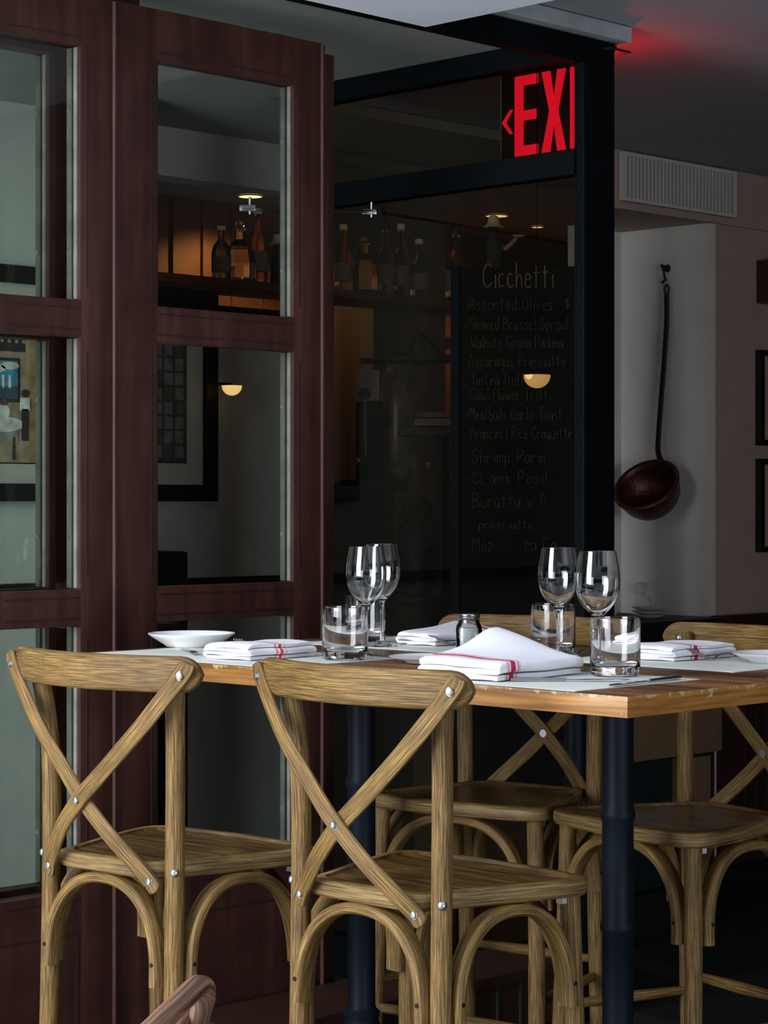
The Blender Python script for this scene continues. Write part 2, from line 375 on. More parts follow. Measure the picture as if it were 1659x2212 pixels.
bm = B(6.85, 6.865, 4.98, 5.43, 0, .93); box(bm, 6.835, 6.868, 4.96, 5.43, .93, .955); struct('trim_wainscot_niche', bm, 'wain')
# wall behind the folding doors with an opening added to imitate the bar reflected in the pane
bm = B(2.0, 4.40, 5.6, 5.7, 0, 2.64); box(bm, 4.40, 5.40, 5.6, 5.7, 0, 2.05); box(bm, 4.40, 5.40, 5.6, 5.7, 2.47, 2.64)
struct('wall_behind_doors', bm, 'plaster')
bm = B(2.0, 5.40, 5.57, 5.6, 1.11, 1.14); box(bm, 4.38, 5.40, 5.585, 5.61, 2.03, 2.055); struct('trim_ledge', bm, 'blackwood')
struct('wall_pier', B(4.268, 4.318, 5.23, 5.6, 0, 2.64), 'plaster')  # unseen fin added to keep street daylight off the wall beyond
bm = B(5.0, 9.5, 6.85, 6.95, 0, 2.64)
for i in range(24): box(bm, 5.1+i*.16, 5.112+i*.16, 6.835, 6.852, 1.2, 2.64)
struct('wall_bar_back', bm, 'barwood')
struct('wall_bar_side', B(8.9, 9.0, 5.1, 6.9, 0, 2.64), 'darkroom')
struct('trim_bar_column', B(6.35, 6.78, 6.3, 6.84, 0, 2.63), 'barcol')
# threshold step
bm = B(3.4, 4.66, 3.78, 4.0, 0, .165)
x = 3.45
while x < 4.6: box(bm, x, x+.006, 3.775, 3.785, .0, .15, mi=1); x += .09
box(bm, 3.4, 4.67, 3.765, 4.02, .145, .17, mi=0)
struct('trim_threshold', bm, ['wain', 'groove'])

# ---------------------------------------------------------------- folding doors
PZ = [(1.858, 2.445), (1.191, 1.773), (.497, 1.107)]
def door_leaf(name, label, x0, x1, yf, label2=None, lip=True, screws=True):
    """leaf with three panes; front face at y = yf"""
    W_ = x1-x0; t = .046; st = .126
    r = thing(name, label, 'door', (x0, yf, 0), 0, None); del r['category']; del r['label']; r['kind'] = 'structure'
    # one continuous frame
    bm = bmesh.new()
    box(bm, 0, st, 0, t, .02, 2.565, bev=.003); box(bm, W_-st+.025, W_, 0, t, .02, 2.565, bev=.003)
    zs = [.02]+[v for a, b in sorted(PZ) for v in (a, b)]+[2.565]
    xr = W_-st+.026
    for k in range(0, len(zs), 2): box(bm, st-.001, xr, .0, t, zs[k], zs[k+1])
    obj('door_frame', bm, 'maroon', r, ang=30)
    g = bmesh.new()
    mid = (st+xr)/2
    for a, b in PZ:
        for z in (a-.018, b+.018):      # scored lines beside the rails, with a break in the middle
            box(g, st-.0, mid-.012, -.0012, .003, z-.0018, z+.0018); box(g, mid+.006, xr-.004, -.0012, .003, z-.0018, z+.0018)
        for xx in (st-.018, xr+.018): box(g, xx-.0014, xx+.0014, -.0012, .003, a+.03, b-.03)
    obj('groove', g, 'maroon_dark', r, smooth=False)
    # bead at the meeting edge
    bm = tube([(W_-.004, -.004, .05), (W_-.004, -.004, 2.56)], .006, 10); obj('edge_bead', bm, 'maroon', r)
    for a, b in PZ:
        s = bmesh.new()
        box(s, xr-.005, xr+.001, .010, .021, a+.003, b-.003, bev=.001); box(s, xr-.007, xr+.001, .027, .044, a+.003, b-.003, bev=.001)
        box(s, st-.001, st+.006, .006, .021, a+.003, b-.003, mi=1)
        sp = obj('glazing_stop', s, ['stop', 'maroon_dark'], r)
        pn = obj('pane', B(st-.004, xr+.003, .0225, .0255, a-.003, b+.003), 'pane', r, smooth=False)
        for zz in (a+.12, b-.14):
            sc = bmesh.new(); bmesh.ops.create_cone(sc, cap_ends=True, segments=12, radius1=.0055, radius2=.0045, depth=.003)
            xf(sc, Matrix.Translation((xr-.007, .036, zz)) @ Matrix.Rotation(PI/2, 4, 'Y')); obj('screw', sc, 'bolt', sp)
    # recessed bottom panel outline
    g = bmesh.new()
    for z in (.11, .40): box(g, st+.01, xr-.01, -.0012, .003, z-.002, z+.002)
    for xx in (st+.01, xr-.01): box(g, xx-.002, xx+.002, -.0012, .003, .11, .40)
    obj('panel_line', g, 'maroon_dark', r, smooth=False)
    return r
door_leaf('door_1', '', 2.555, 3.224, 4.05)
door_leaf('door_2', '', 3.227, 3.897, 4.05)
door_leaf('door_3', '', 2.555, 3.224, 4.17)
bm = B(3.899, 3.955, 4.065, 4.12, .02, 2.545, bev=.006)
for z in (.9, 1.62, 2.2): box(bm, 3.890, 3.901, 4.046, 4.056, z, z+.05)
struct('trim_door_astragal', bm, 'maroon', True)
struct('trim_door_head_left', B(3.23, 3.42, 4.2, 4.24, 2.50, 2.632), 'maroon')

# ---------------------------------------------------------------- glazed partition behind the post
r = thing('window_1', '', 'window', (4.53, 3.728, 0)); del r['category']; del r['label']; r['kind'] = 'structure'
bm = bmesh.new(); L_ = 1.07
box(bm, -.006, .03, -.0, .008, 0, 2.56); box(bm, -.02, .03, L_-.04, L_, 0, 2.56)
box(bm, -.02, .03, 0, L_, 2.572, 2.632); box(bm, -.02, .03, 0, L_, 2.262, 2.329, bev=.002); box(bm, -.02, .03, 0, L_, .0, .12)
obj('window_frame', bm, 'black', r, smooth=False)
obj('pane', B(.003, .008, .012, L_-.04, 2.327, 2.572), 'pane2', r, smooth=False)
obj('pane', B(.003, .008, .012, L_-.04, .12, 2.262), 'pane2', r, smooth=False)

# ---------------------------------------------------------------- chairs
def make_chair(label):
    t = thing('bar_stool', label, 'stool', group=None)
    # seat
    half = [(-.030, 0), (-.028, .09), (-.012, .135), (.03, .152), (.10, .178), (.20, .212), (.285, .232), (.325, .222), (.345, .185), (.356, .10), (.360, 0)]
    pts = half+[(x, -y) for x, y in reversed(half[1:-1])]
    pl = [(p.x, p.y) for p in catmull([(x, y, 0) for x, y in pts], 6, True)]
    cx, cy = .17, 0
    def ringv(bm, k, z, inset): 
        out = []
        n = len(pl)
        for i, (x, y) in enumerate(pl):
            x0, y0 = pl[i-1]; x1, y1 = pl[(i+1) % n]; tx, ty = x1-x0, y1-y0; l = math.hypot(tx, ty) or 1
            if abs(inset) > .011:
                q_ = inset/.19; out.append(bm.verts.new((x+(cx-x)*q_, y+(cy-y)*q_, z)))
            else: out.append(bm.verts.new((x+ (-ty/l)*inset*k, y+(tx/l)*inset*k, z)))
        return out
    sgn = 1 if sum(pl[i-1][0]*pl[i][1]-pl[i][0]*pl[i-1][1] for i in range(len(pl))) > 0 else -1
    zt = .728
    bm = bmesh.new()
    lev = [(.014, zt-.031), (.004, zt-.029), (0, zt-.024), (0, zt-.007), (.003, zt-.002), (.008, zt), (.022, zt+.0005), (.0255, zt-.0045), (.06, zt-.006)]
    rings = [ringv(bm, sgn, z, i) for i, z in lev]
    for q, (a, b) in enumerate(zip(rings, rings[1:])):
        for i in range(len(a)):
            j = (i+1) % len(a); f = bm.faces.new((a[i], a[j], b[j], b[i])); f.material_index = 1 if q < 6 else 0
    bm.faces.new(rings[-1]); bm.faces.new(list(reversed(rings[0])))
    obj('seat', bm, ['oak_seat', 'oak_side'], t, ang=50)
    # legs
    for s in (1, -1):
        P = catmull([(-.02, s*.178, 0), (-.006, s*.173, .40), (0, s*.172, .72), (0, s*.174, .90), (-.006, s*.179, .985), (-.012, s*.187, 1.045), (-.013, s*.190, 1.094)], 6)
        sc = [1]*len(P); sc[-1] = .8
        lg = obj('back_post', sweep(bmesh.new(), P, circ(.0183, 18), (1, 0, 0), sc), 'oak', t)
        for (p, ax) in (((-.0128, s*(.172+.0128), .716), (-1, s, 0)), ((.0055, s*.189, 1.080), (1, 0, 0))):
            lathe_b = bmesh.new(); lathe(lathe_b, [(0, .005), (.004, .0045), (.0075, .002), (.0085, -.001), (0, -.001)], 14)
            xf(lathe_b, Matrix.Translation(p) @ Vector(ax).to_track_quat('Z', 'Y').to_matrix().to_4x4()); obj('bolt', lathe_b, 'bolt', lg)
    for s in (1, -1):
        P = catmull([(.330, s*.215, 0), (.312, s*.206, .4), (.305, s*.198, .70)], 6)
        obj('front_leg', sweep(bmesh.new(), P, circ(.0183, 18), (1, 0, 0)), 'oak', t)
        br = bmesh.new(); box(br, .276, .289, s*.198-.007, s*.198+.007, .684, .699); 
        obj('corner_bracket', br, 'bracket', t)
    # top rail
    P = []
    n = 34
    for i in range(n+1):
        y = -.258*math.cos(PI*i/n); P.append((-.078+1.1*y*y-2.0*y**4, y, 1.0805))
    sc = []
    for i in range(n+1):
        e_ = abs(P[i][1]); e_ = .258-e_; q = min(1, e_/.040); k = math.sqrt(max(0, 1-(1-q)**2)) if q < 1 else 1
        sc.append((max(.25, k)*.5+.5 if q < 1 else 1, max(.10, k)))
    P2 = [Vector(p) for p in P]
    obj('top_rail', sweep(bmesh.new(), P2, [(.0150*math.copysign(abs(math.cos(a))**.75, math.cos(a)), .0335*math.copysign(abs(math.sin(a))**.62, math.sin(a))) for a in [2*PI*k/28 for k in range(28)]], (0, 0, 1), [(a if a > .55 else .55, b) for a, b in sc]), 'oak', t, ang=60)
    # cross strips on the outer face
    for s, off in ((1, 0.0095), (-1, 0.0)):
        P = catmull([(-.0390, s*.245, 1.103), (-.0440, s*.2345, 1.080), (-.060-off*.6, s*.150, .982), (-.068-off, s*.060, .895), (-.072-off, 0, .840), (-.062-off*.9, -s*.062, .780), (-.040-off*.4, -s*.118, .722), (-.030, -s*.140, .697), (-.027, -s*.151, .680)], 6)
        nP = len(P); ups = []
        for k in range(nP):
            q = k/(nP-1); w = max(0, 1-q/.35); ups.append(Vector((1, -s*.42*w, 0)).normalized())
        sc = [1]*nP; sc[0] = (.55, 1); sc[1] = (.85, 1); sc[-1] = (.55, 1); sc[-2] = (.85, 1)
        sp = obj('cross_strip', sweep(bmesh.new(), P, rrect(.033, .0085, .003, 3), ups, sc), 'oak', t, ang=60)
        for (p, ax, ln) in (((-.0478, s*.2362, 1.080), (-1, .42*s, 0), .006), ((-.0345, -s*.140, .698), (-1, 0, 0), .005)):
            b_ = bmesh.new(); lathe(b_, [(0, ln), (.0045, ln), (.0062, ln-.001), (.0068, 0), (.0085, 0), (.0085, -.002), (0, -.002)], 14)
            xf(b_, Matrix.Translation(p) @ Vector(ax).to_track_quat('Z', 'Y').to_matrix().to_4x4()); obj('bolt', b_, 'bolt', sp)
    b_ = bmesh.new(); lathe(b_, [(0, .007), (.0045, .007), (.006, .006), (.0068, 0), (.009, 0), (.009, -.02), (0, -.02)], 14)
    xf(b_, Matrix.Translation((-.0855, 0, .840)) @ Vector((-1, 0, 0)).to_track_quat('Z', 'Y').to_matrix().to_4x4()); obj('center_bolt', b_, 'bolt', t)
    # bent wood arches between neighbouring legs
    def arch(p, q, out, name='arch'):
        p, q = Vector(p), Vector(q); P = []
        N_ = 28
        for i in range(N_+1):
            a = PI*i/N_
            u = .5-.5*math.copysign(abs(math.cos(a))**.80, math.cos(a)); h = abs(math.sin(a))**.72
            b0 = p.lerp(q, u); P.append(Vector((b0.x, b0.y, 0))+Vector(out)*(1-h*.55)+Vector((0, 0, .50+(.688-.50)*h)))
        o = obj(name, sweep(bmesh.new(), P, rrect(.026, .017, .005, 3), (q-p).cross(Vector((0, 0, 1))).cross(q-p).normalized() if False else (0, 0, 1), None), 'oak', t, ang=60)
    def arch2(p, q, out):
        # profile: .017 in the arch plane, .026 across it
        p, q = Vector(p), Vector(q); P = []; nrm = (q-p).cross(Vector((0, 0, 1))).normalized()
        N_ = 30
        for i in range(N_+1):
            a = PI*i/N_
            ca, sa = math.cos(a), math.sin(a)
            u = .5-.5*math.copysign(abs(ca)**.86, ca); h = abs(sa)**.80
            b0 = p.lerp(q, u); P.append(Vector((b0.x, b0.y, 0))+Vector(out)*(1-.6*h)+Vector((0, 0, .505+(.688-.505)*h)))
        bm = sweep(bmesh.new(), P, rrect(.020, .035, .006, 3), nrm)
        o = obj('arch', bm, 'oak', t, ang=60)
        for k, sgn_ in ((1, 1), (N_-1, -1)):
            b_ = bmesh.new(); lathe(b_, [(0, .001), (.004, .001), (.004, -.001), (0, -.001)], 10)
            pp = P[k]+nrm*.0176*(1 if nrm.dot(Vector(out)) > 0 else -1)+Vector((0, 0, .012))
            xf(b_, Matrix.Translation(pp) @ Vector(out).to_track_quat('Z', 'Y').to_matrix().to_4x4()); obj('screw_hole', b_, 'iron', o)
    arch2((-.004, .150, 0), (-.004, -.150, 0), (-.018, 0, 0))
    arch2((.306, .175, 0), (.306, -.175, 0), (.014, 0, 0))
    for s in (1, -1):
        arch2((.022, s*.172, 0), (.285, s*.200, 0), (0, s*.014, 0))
    # stretchers
    for s in (1, -1): obj('stretcher', sweep(bmesh.new(), [(-.008, s*.174, .31), (.16, s*.192, .31), (.316, s*.208, .31)], circ(.0115, 12), (0, 0, 1), [.8, 1.15, .8]), 'oak', t)
    obj('stretcher', sweep(bmesh.new(), [(-.008, -.174, .345), (-.008, 0, .345), (-.008, .174, .345)], circ(.0115, 12), (0, 0, 1), [.8, 1.15, .8]), 'oak', t)
    obj('foot_rail', sweep(bmesh.new(), [(.32, -.208, .25), (.32, 0, .25), (.32, .208, .25)], circ(.013, 12), (0, 0, 1), [.8, 1.1, .8]), 'oak', t)
    return t
G = 'cross-back bar stools around the high table'
ch = make_chair('weathered oak cross-back bar stool in front, nearest the table corner')
ch['group'] = G; ch.location = (2.707, 2.696, 0)
spots = [((2.592, 3.266, 0), math.radians(3.5), 'weathered oak cross-back bar stool at far left, beside the folding door'),
         ((3.845, 3.312, .014), PI-math.radians(-10), 'cross-back bar stool in shade across the table, behind the rear glasses'),
         ((3.86, 2.735, .014), PI+math.radians(-12), 'cross-back bar stool across the table at the right edge of the photo')]
for i, (loc, rz, lb) in enumerate(spots):
    c = copy_tree(ch); c.location = loc; c.rotation_euler = (0, 0, rz)
    if i == 0: c.scale = (1, -1, 1)
    c['label'] = lb; c['group'] = G

# foreground bentwood chair, only its top corner in view
t = thing('bentwood_chair', 'dark brown bentwood chair whose rounded top corner enters at the bottom left', 'chair', (1.50, 1.80, 0), 0)
CO = Vector((1.50, 1.80, 0))
P = [cam_pt(*q)-CO for q in ((-120, 3300, 2.3), (20, 2700, 2.3), (190, 2350, 2.36), (330, 2222, 2.42), (398, 2156, 2.47), (428, 2129, 2.50), (440, 2134, 2.51), (440, 2160, 2.515), (425, 2215, 2.52), (380, 2400, 2.53), (330, 2800, 2.55), (300, 3600, 2.58))]
P[0].z = .02; P[-1].z = .02
obj('frame', sweep(bmesh.new(), catmull(P, 8), rrect(.026, .022, .009, 4), (0, 0, 1)), 'walnut', t, ang=60)
P = [cam_pt(*q)-CO for q in ((330, 2300, 2.46), (385, 2222, 2.50), (412, 2178, 2.53), (421, 2180, 2.535), (408, 2250, 2.54), (370, 2420, 2.55), (330, 2800, 2.56))]
obj('back_insert', sweep(bmesh.new(), catmull(P, 8), circ(.007, 12), (0, 0, 1)), 'walnut', t)
obj('seat', B(-.30, .10, -.06, .34, .43, .455, bev=.01), 'walnut', t)
for (x, y) in ((-.28, .32), (.08, .32)): obj('leg', tube([(x, y, 0), (x, y, .43)], .016), 'walnut', t)

# ---------------------------------------------------------------- table
TX0, TX1, TY0, TY1, TZ = 2.88, 3.81, 2.265, 3.765, 1.07
t = thing('bar_table', 'long high dining table with worn honey-brown wooden top on dark iron posts', 'table', (TX0, TY0, TZ))
bm = bmesh.new(); box(bm, 0, TX1-TX0, 0, TY1-TY0, -.036, 0, bev=.0018)
for f in bm.faces:
    f.normal_update(); f.material_index = 0 if f.normal.z > .5 else 1
obj('table_top', bm, ['table', 'tableedge'], t)
def post(x, y):
    R = .0305
    pr = [(0, 0), (R*1.9, 0), (R*1.9, .012), (R*1.3, .03)]
    zs = [(.19, 1.5), (.20, 1.2), (.215, 1.12), (.24, 1.38), (.262, 1.42), (.28, 1.2), (.286, 1.28), (.296, 1.3), (.303, 1.05), (.31, 1.0), (.56, 1.0), (.565, 1.1), (.575, 1.14), (.583, 1.06), (.59, 1.02), (.775, 1.0), (.782, 1.08), (.792, 1.12), (.80, 1.05), (.808, 1), (1.034, 1)]
    bm = lathe(bmesh.new(), [(0, .0), (R*1.6, 0), (R*1.6, .19)]+[(R*k, z) for z, k in zs]+[(0, 1.034)], 32)
    for v in bm.verts:      # shallow flutes
        rr = math.hypot(v.co.x, v.co.y)
        if .3 < v.co.z < 1.04 and abs(rr-R) < .0008:
            a = math.atan2(v.co.y, v.co.x); k = 1-.045*(.5+.5*math.cos(a*16)); v.co.x *= k; v.co.y *= k
    xf(bm, Matrix.Translation((x-TX0, y-TY0, -TZ))); obj('post', bm, 'post', t, ang=50)
for p in ((3.345, 2.654), (3.345, 3.355)): post(*p)
bm = bmesh.new(); box(bm, 3.345-TX0-.04, 3.345-TX0+.04, .30, 1.20, -.046, -.036); box(bm, .15, .78, .66, .75, -.046, -.036)
obj('mounting_plate', bm, 'post', t)
bm = bmesh.new(); box(bm, 3.345-TX0-.035, 3.345-TX0+.035, .02, 1.48, -1.07, -1.03, bev=.008); obj('foot', bm, 'post', t)

tt = t
px_ = 1242; rho = (px_-829.5)/FPX; sx0 = 4.15; sy0 = sx0*(SS-rho*CC)/(CC+rho*SS)
t = thing('side_table', 'small round side table on one dark fluted iron post behind the shaded stool', 'table', (sx0, sy0, 0))
obj('table_top', lathe(bmesh.new(), [(0, .965), (.15, .965), (.155, .975), (.155, .985), (.15, .99), (0, .99)], 32), 'blackwood', t)
obj('post', lathe(bmesh.new(), [(0, .03), (.032, .03), (.029, .06), (.028, .5), (.031, .51), (.028, .52), (.028, .965), (0, .965)], 24), 'post', t)
obj('foot', lathe(bmesh.new(), [(0, 0), (.15, 0), (.15, .012), (.05, .03), (0, .03)], 32), 'post', t)
# ---------------------------------------------------------------- table setting
ZT = TZ+.0002
for nm, (x0, x1, y0, y1) in {'off-white woven placemat at the near right corner of the table, under two knives': (2.889, 3.245, 2.385, 2.86),
        'off-white woven placemat at the near left place, under the left plate': (2.889, 3.245, 3.14, 3.72),
        'off-white woven placemat on the far right side, under the fork and side plate': (3.425, 3.775, 2.44, 2.90),
        'off-white woven placemat on the far left side, under the crumpled napkin': (3.435, 3.785, 3.15, 3.665)}.items():
    bm = B(-(x1-x0)/2, (x1-x0)/2, -(y1-y0)/2, (y1-y0)/2, 0, .0016, bev=.0004)
    o = obj('placemat', bm, 'placemat'); o.location = ((x0+x1)/2, (y0+y1)/2, ZT); tag(o, nm, 'placemat', 'woven placemats')
ZM = ZT+.0018
def tumbler():
    R, H = .0465, .108
    p = [(0, 0), (R-.006, 0), (R-.002, .003), (R-.0012, .012), (R, .02), (R, H-.001), (R-.0009, H), (R-.0018, H-.001), (R-.002, .03), (R-.005, .021), (R-.014, .017), (0, .016)]
    return lathe(bmesh.new(), p, 56)
def wineglass():
    out = [(0, 0), (.033, 0), (.0345, .0012), (.033, .0022), (.018, .005), (.008, .009), (.0048, .016), (.0038, .03), (.0036, .07), (.0042, .088), (.0062, .098), (.012, .106), (.024, .118), (.034, .132), (.0405, .150), (.0425, .168), (.0415, .188), (.0385, .207), (.0345, .2275)]
    o2 = [(p.x, p.y) for p in catmull([(r, z, 0) for r, z in out[6:]], 4)]
    out = out[:6]+o2
    inn = [(.0333, .2278), (.0373, .207), (.0403, .188), (.0413, .168), (.0392, .150), (.0325, .1335), (.022, .120), (.010, .1105), (0, .1085)]
    i2 = [(max(0, p.x), p.y) for p in catmull([(r, z, 0) for r, z in inn], 4)]
    return lathe(bmesh.new(), out+i2, 56)
first = None
for px, py, lb in ((745, 1427, 'clear straight tumbler standing nearest the left napkin, in front of a wine glass'), (790, 1391, 'clear tumbler half hidden behind the two left wine glasses'),
                   (1329, 1462, 'clear heavy-based tumbler nearest the table corner'), (1195, 1418, 'clear tumbler standing behind the front wine glass stem, before the shaded stool')):
    x, y = on_table(px, py)
    if first is None: first = obj('tumbler', tumbler(), 'glass')
    o = first if px == 745 else first.copy()
    if o is not first: C.objects.link(o)
    o.location = (x, y, ZM); tag(o, lb, 'glass', 'tumblers')
first = None
for px, py, lb in ((791, 1417, 'empty wine glass behind the left tumbler, the front one of the left pair'), (825, 1398, 'empty wine glass at the back of the left pair'),
                   (1206, 1425, 'empty wine glass left of the right pair, its whole stem in view'), (1291, 1452, 'empty wine glass right of the right pair, stem behind the corner tumbler')):
    x, y = on_table(px, py)
    if first is None: first = obj('wine_glass', wineglass(), 'glass')
    o = first if px == 791 else first.copy()
    if o is not first: C.objects.link(o)
    o.location = (x, y, ZM); tag(o, lb, 'wine glass', 'wine glasses')
# plates
def plate(R, H):
    pr = [(0, .004), (R*.50, .003), (R*.52, 0), (R*.58, 0), (R*.62, .004), (R*.86, H*.62), (R*.985, H*.90), (R, H*.97), (R*.985, H), (R*.95, H*.97), (R*.84, H*.70), (R*.60, .009), (R*.4, .0075), (0, .0075)]
    return lathe(bmesh.new(), pr, 64)
for px, py, R, H, lb in ((414, 1398, .097, .030, 'white china plate with a raised rim at the left end of the table'),
                         (930, 1433, .084, .013, 'flat white side plate left of the large folded napkin'),
                         (1676, 1433, .088, .020, 'white china plate cut by the right edge of the photo')):
    x, y = on_table(px, py); o = obj('plate', plate(R, H), 'china', ang=70); o.location = (x, y, ZM); tag(o, lb, 'plate', 'white plates')
# salt jar
x, y = on_table(1013, 1411)
t = thing('salt_shaker', 'small glass mason jar of white salt with a metal lid', 'salt shaker', (x, y, ZT))
def sq(r, z, k): return r, z
def jar(prof, mat, nm, par, sqr=.0):
    bm = lathe(bmesh.new(), prof, 48)
    for v in bm.verts:
        a = math.atan2(v.co.y, v.co.x)-math.radians(44); rr = math.hypot(v.co.x, v.co.y)
        if v.co.z < .066 and rr > .001:
            k = 1/max(abs(math.cos(a)), abs(math.sin(a))); k = min(k, 1.16); w = max(0, min(1, (.064-v.co.z)/.008)); m_ = 1+(k-1)*w*.75
            v.co.x *= m_; v.co.y *= m_
    return obj(nm, bm, mat, par, ang=60)
jar([(0, 0), (.024, 0), (.0275, .004), (.028, .01), (.028, .052), (.026, .060), (.0225, .066), (.0225, .080), (.0210, .080), (.0210, .066), (.0245, .059), (.0262, .052), (.0262, .009), (.024, .006), (0, .006)], 'jarglass', 'jar', t)
jar([(0, .0065), (.022, .0065), (.0255, .010), (.0255, .050), (.020, .0535), (0, .052)], 'salt', 'salt', t)
bm = lathe(bmesh.new(), [(0, .0845), (.014, .0850), (.0225, .0845), (.0240, .0825), (.0240, .0795), (.0232, .0785), (.0240, .0765), (.0232, .0750), (.0240, .0735), (.0232, .072), (.0222, .0715)], 48); obj('lid', bm, 'cutlery', t)
# napkins: layered folded cloth, the fold edges showing at the near end
def napkin(x0, y0, L, Wd, Hh, mat, lb, rz=0, peak=0, layers=4, slope=0, twist=0):
    th = Hh/(layers*1.0); path = []
    for k in range(layers):
        z = th*.5+k*th*.93; ya, yb = (.02*Wd, .96*Wd) if k % 2 == 0 else (.96*Wd, .02*Wd)
        n = 9
        for i in range(n+1):
            u = i/n; y_ = ya+(yb-ya)*u
            path.append((y_, z+.10*th*math.sin(u*5+k*1.7)+.25*th*math.sin(PI*u)*(k/layers)))
        if k < layers-1:
            s = 1 if yb > ya else -1
            for a in (45, 90, 135): path.append((yb+s*math.sin(math.radians(a))*th*.42, z+th*.465*(1-math.cos(math.radians(a)))))
    hw = th*.36
    # outline of thick path
    left, right = [], []
    for i, p in enumerate(path):
        a = path[max(0, i-1)]; b = path[min(len(path)-1, i+1)]; tx, tz = b[0]-a[0], b[1]-a[1]; l = math.hypot(tx, tz) or 1
        left.append((p[0]-tz/l*hw, p[1]+tx/l*hw)); right.append((p[0]+tz/l*hw, p[1]-tx/l*hw))
    poly = left+right[::-1]
    bm = bmesh.new(); uvl = bm.loops.layers.uv.verify(); NS = 26; rings = []
    for i in range(NS+1):
        u = i/NS; e_ = min(u, 1-u)*NS
        f = 1-.10*math.exp(-e_*1.1)
        sag = 1+.05*math.sin(u*7+rz*3); pk = peak
        ring = []
        for (y_, z_) in poly:
            xx = u*L+.004*math.sin(y_*60+z_*200)*(1 if u < .2 else .3)
            lift = (z_/Hh)*pk*math.exp(-((u-.88)/.42)**2)*min(1, max(0, y_/Wd))**1.3
            zz = z_*f*sag*(1+slope*u)+lift
            ring.append(bm.verts.new((xx+twist*(z_/Hh)*.01, y_*(.98+.02*f)+.003*math.sin(u*9), max(.0004, zz))))
        rings.append(ring)
    m_ = len(poly)
    for i in range(NS):
        for j in range(m_):
            k = (j+1) % m_; f = bm.faces.new((rings[i][j], rings[i][k], rings[i+1][k], rings[i+1][j]))
            for lp, vv in zip(f.loops, (i, i, i+1, i+1)): lp[uvl].uv = (j/m_, vv/NS)
    for rg, vv in ((rings[0], 0), (rings[-1], 1)):
        # end caps as strips between the two outlines
        h = m_//2
        for j in range(h-1):
            f = bm.faces.new((rg[j], rg[j+1], rg[m_-2-j], rg[m_-1-j]))
            for lp in f.loops: lp[uvl].uv = (0, vv)
    o = obj('napkin', bm, mat, ang=70); o.location = (x0, y0, ZM+.0003); o.rotation_euler = (0, 0, rz); tag(o, lb, 'napkin', 'folded cloth napkins'); return o
napkin(2.965, 3.292, .19, .135, .034, 'nap_a', 'folded white napkin with thin pink stripes beside the left plate', math.radians(2))
napkin(2.925, 2.59, .250, .19, .038, 'nap_b', 'large folded white napkin with a raised peak, nearest the table edge', math.radians(3), peak=.052, layers=3)
napkin(3.548, 2.672, .20, .16, .031, 'nap_d', 'folded white napkin with crimson stripe on the far side, beside the upturned fork', math.radians(-2), slope=.05)
napkin(3.555, 3.335, .225, .125, .030, 'nap_c', 'crumpled white napkin behind the salt jar, crimson stripe at its end', math.radians(-3), peak=.022, layers=3)
# cutlery
def knife(p, q, lb, dark=False):
    p, q = Vector((*p, 0)), Vector((*q, 0)); L = (q-p).length
    t_ = thing('table_knife', lb, 'knife', (p.x, p.y, ZM+.0002), math.atan2(q.y-p.y, q.x-p.x), 'table knives')
    pts = [(0, 0, .004), (.01, 0, .0045), (.06, 0, .0042), (.10, 0, .0035)]
    obj('handle', sweep(bmesh.new(), pts, rrect(.013, .0065, .003, 3), (0, 0, 1), [.7, 1, .9, .75]), 'cutlery', t_, ang=60)
    bm = bmesh.new(); poly = [(.10, -.004), (.13, -.008), (L-.03, -.009), (L-.008, -.004), (L, .003), (L-.02, .006), (.10, .005)]
    prism(bm, poly, .0025, .0042); obj('blade', bm, 'cutlery', t_)
    return t_
def fork(p, q, lb):
    p, q = Vector((*p, 0)), Vector((*q, 0)); L = .19
    t_ = thing('table_fork', lb, 'fork', (p.x, p.y, ZM+.0002), math.atan2(q.y-p.y, q.x-p.x), 'table forks')
    pts = catmull([(0, 0, .004), (.05, 0, .006), (.10, 0, .012), (.122, 0, .010), (.135, 0, .0045)], 5)
    obj('handle', sweep(bmesh.new(), pts, rrect(.009, .003, .0013, 3), (0, 0, 1), [1.3-.7*i/len(pts) if i < 14 else .55+.05*(i-13) for i in range(len(pts))]), 'cutlery', t_, ang=60)
    bm = bmesh.new()
    sweep(bm, [(.132, 0, .0050), (.142, 0, .0035), (.152, 0, .0052)], rrect(.022, .0022, .001, 3), (0, 0, 1), [.55, 1, 1])
    for k in range(4):
        y = -.0092+.0061*k
        sweep(bm, catmull([(.150, y, .0048), (.165, y, .0092), (.185, y*1.05, .0165), (.200, y*1.05, .025)], 3), rrect(.0032, .0022, .0008, 2), (0, 0, 1), None)
    obj('tines', bm, 'cutlery', t_, ang=60); return t_
knife((2.955, 2.588), (3.11, 2.44), 'steel knife lying against the large napkin, handle toward the camera')
knife((3.207, 2.402), (2.985, 2.39), 'dark steel knife along the near right placemat edge, closest to the table corner')
knife((3.00, 3.50), (3.10, 3.66), 'steel knife half under the left china plate')
knife((3.60, 3.20), (3.735, 3.20), 'steel knife lying right of the salt jar on the far placemat')
knife((3.46, 3.52), (3.60, 3.40), 'steel knife behind the rear left wine glass')
fork((3.78, 2.62), (3.60, 2.655), 'upturned steel fork resting before the far right napkin')
fork((3.74, 3.30), (3.545, 3.335), 'steel fork with raised tines left of the salt jar')
fork((3.35, 3.60), (3.21, 3.56), 'steel fork behind the left napkin, only its tines showing')
fork((3.66, 2.93), (3.50, 2.90), 'steel fork lying between the two right-hand tumblers')

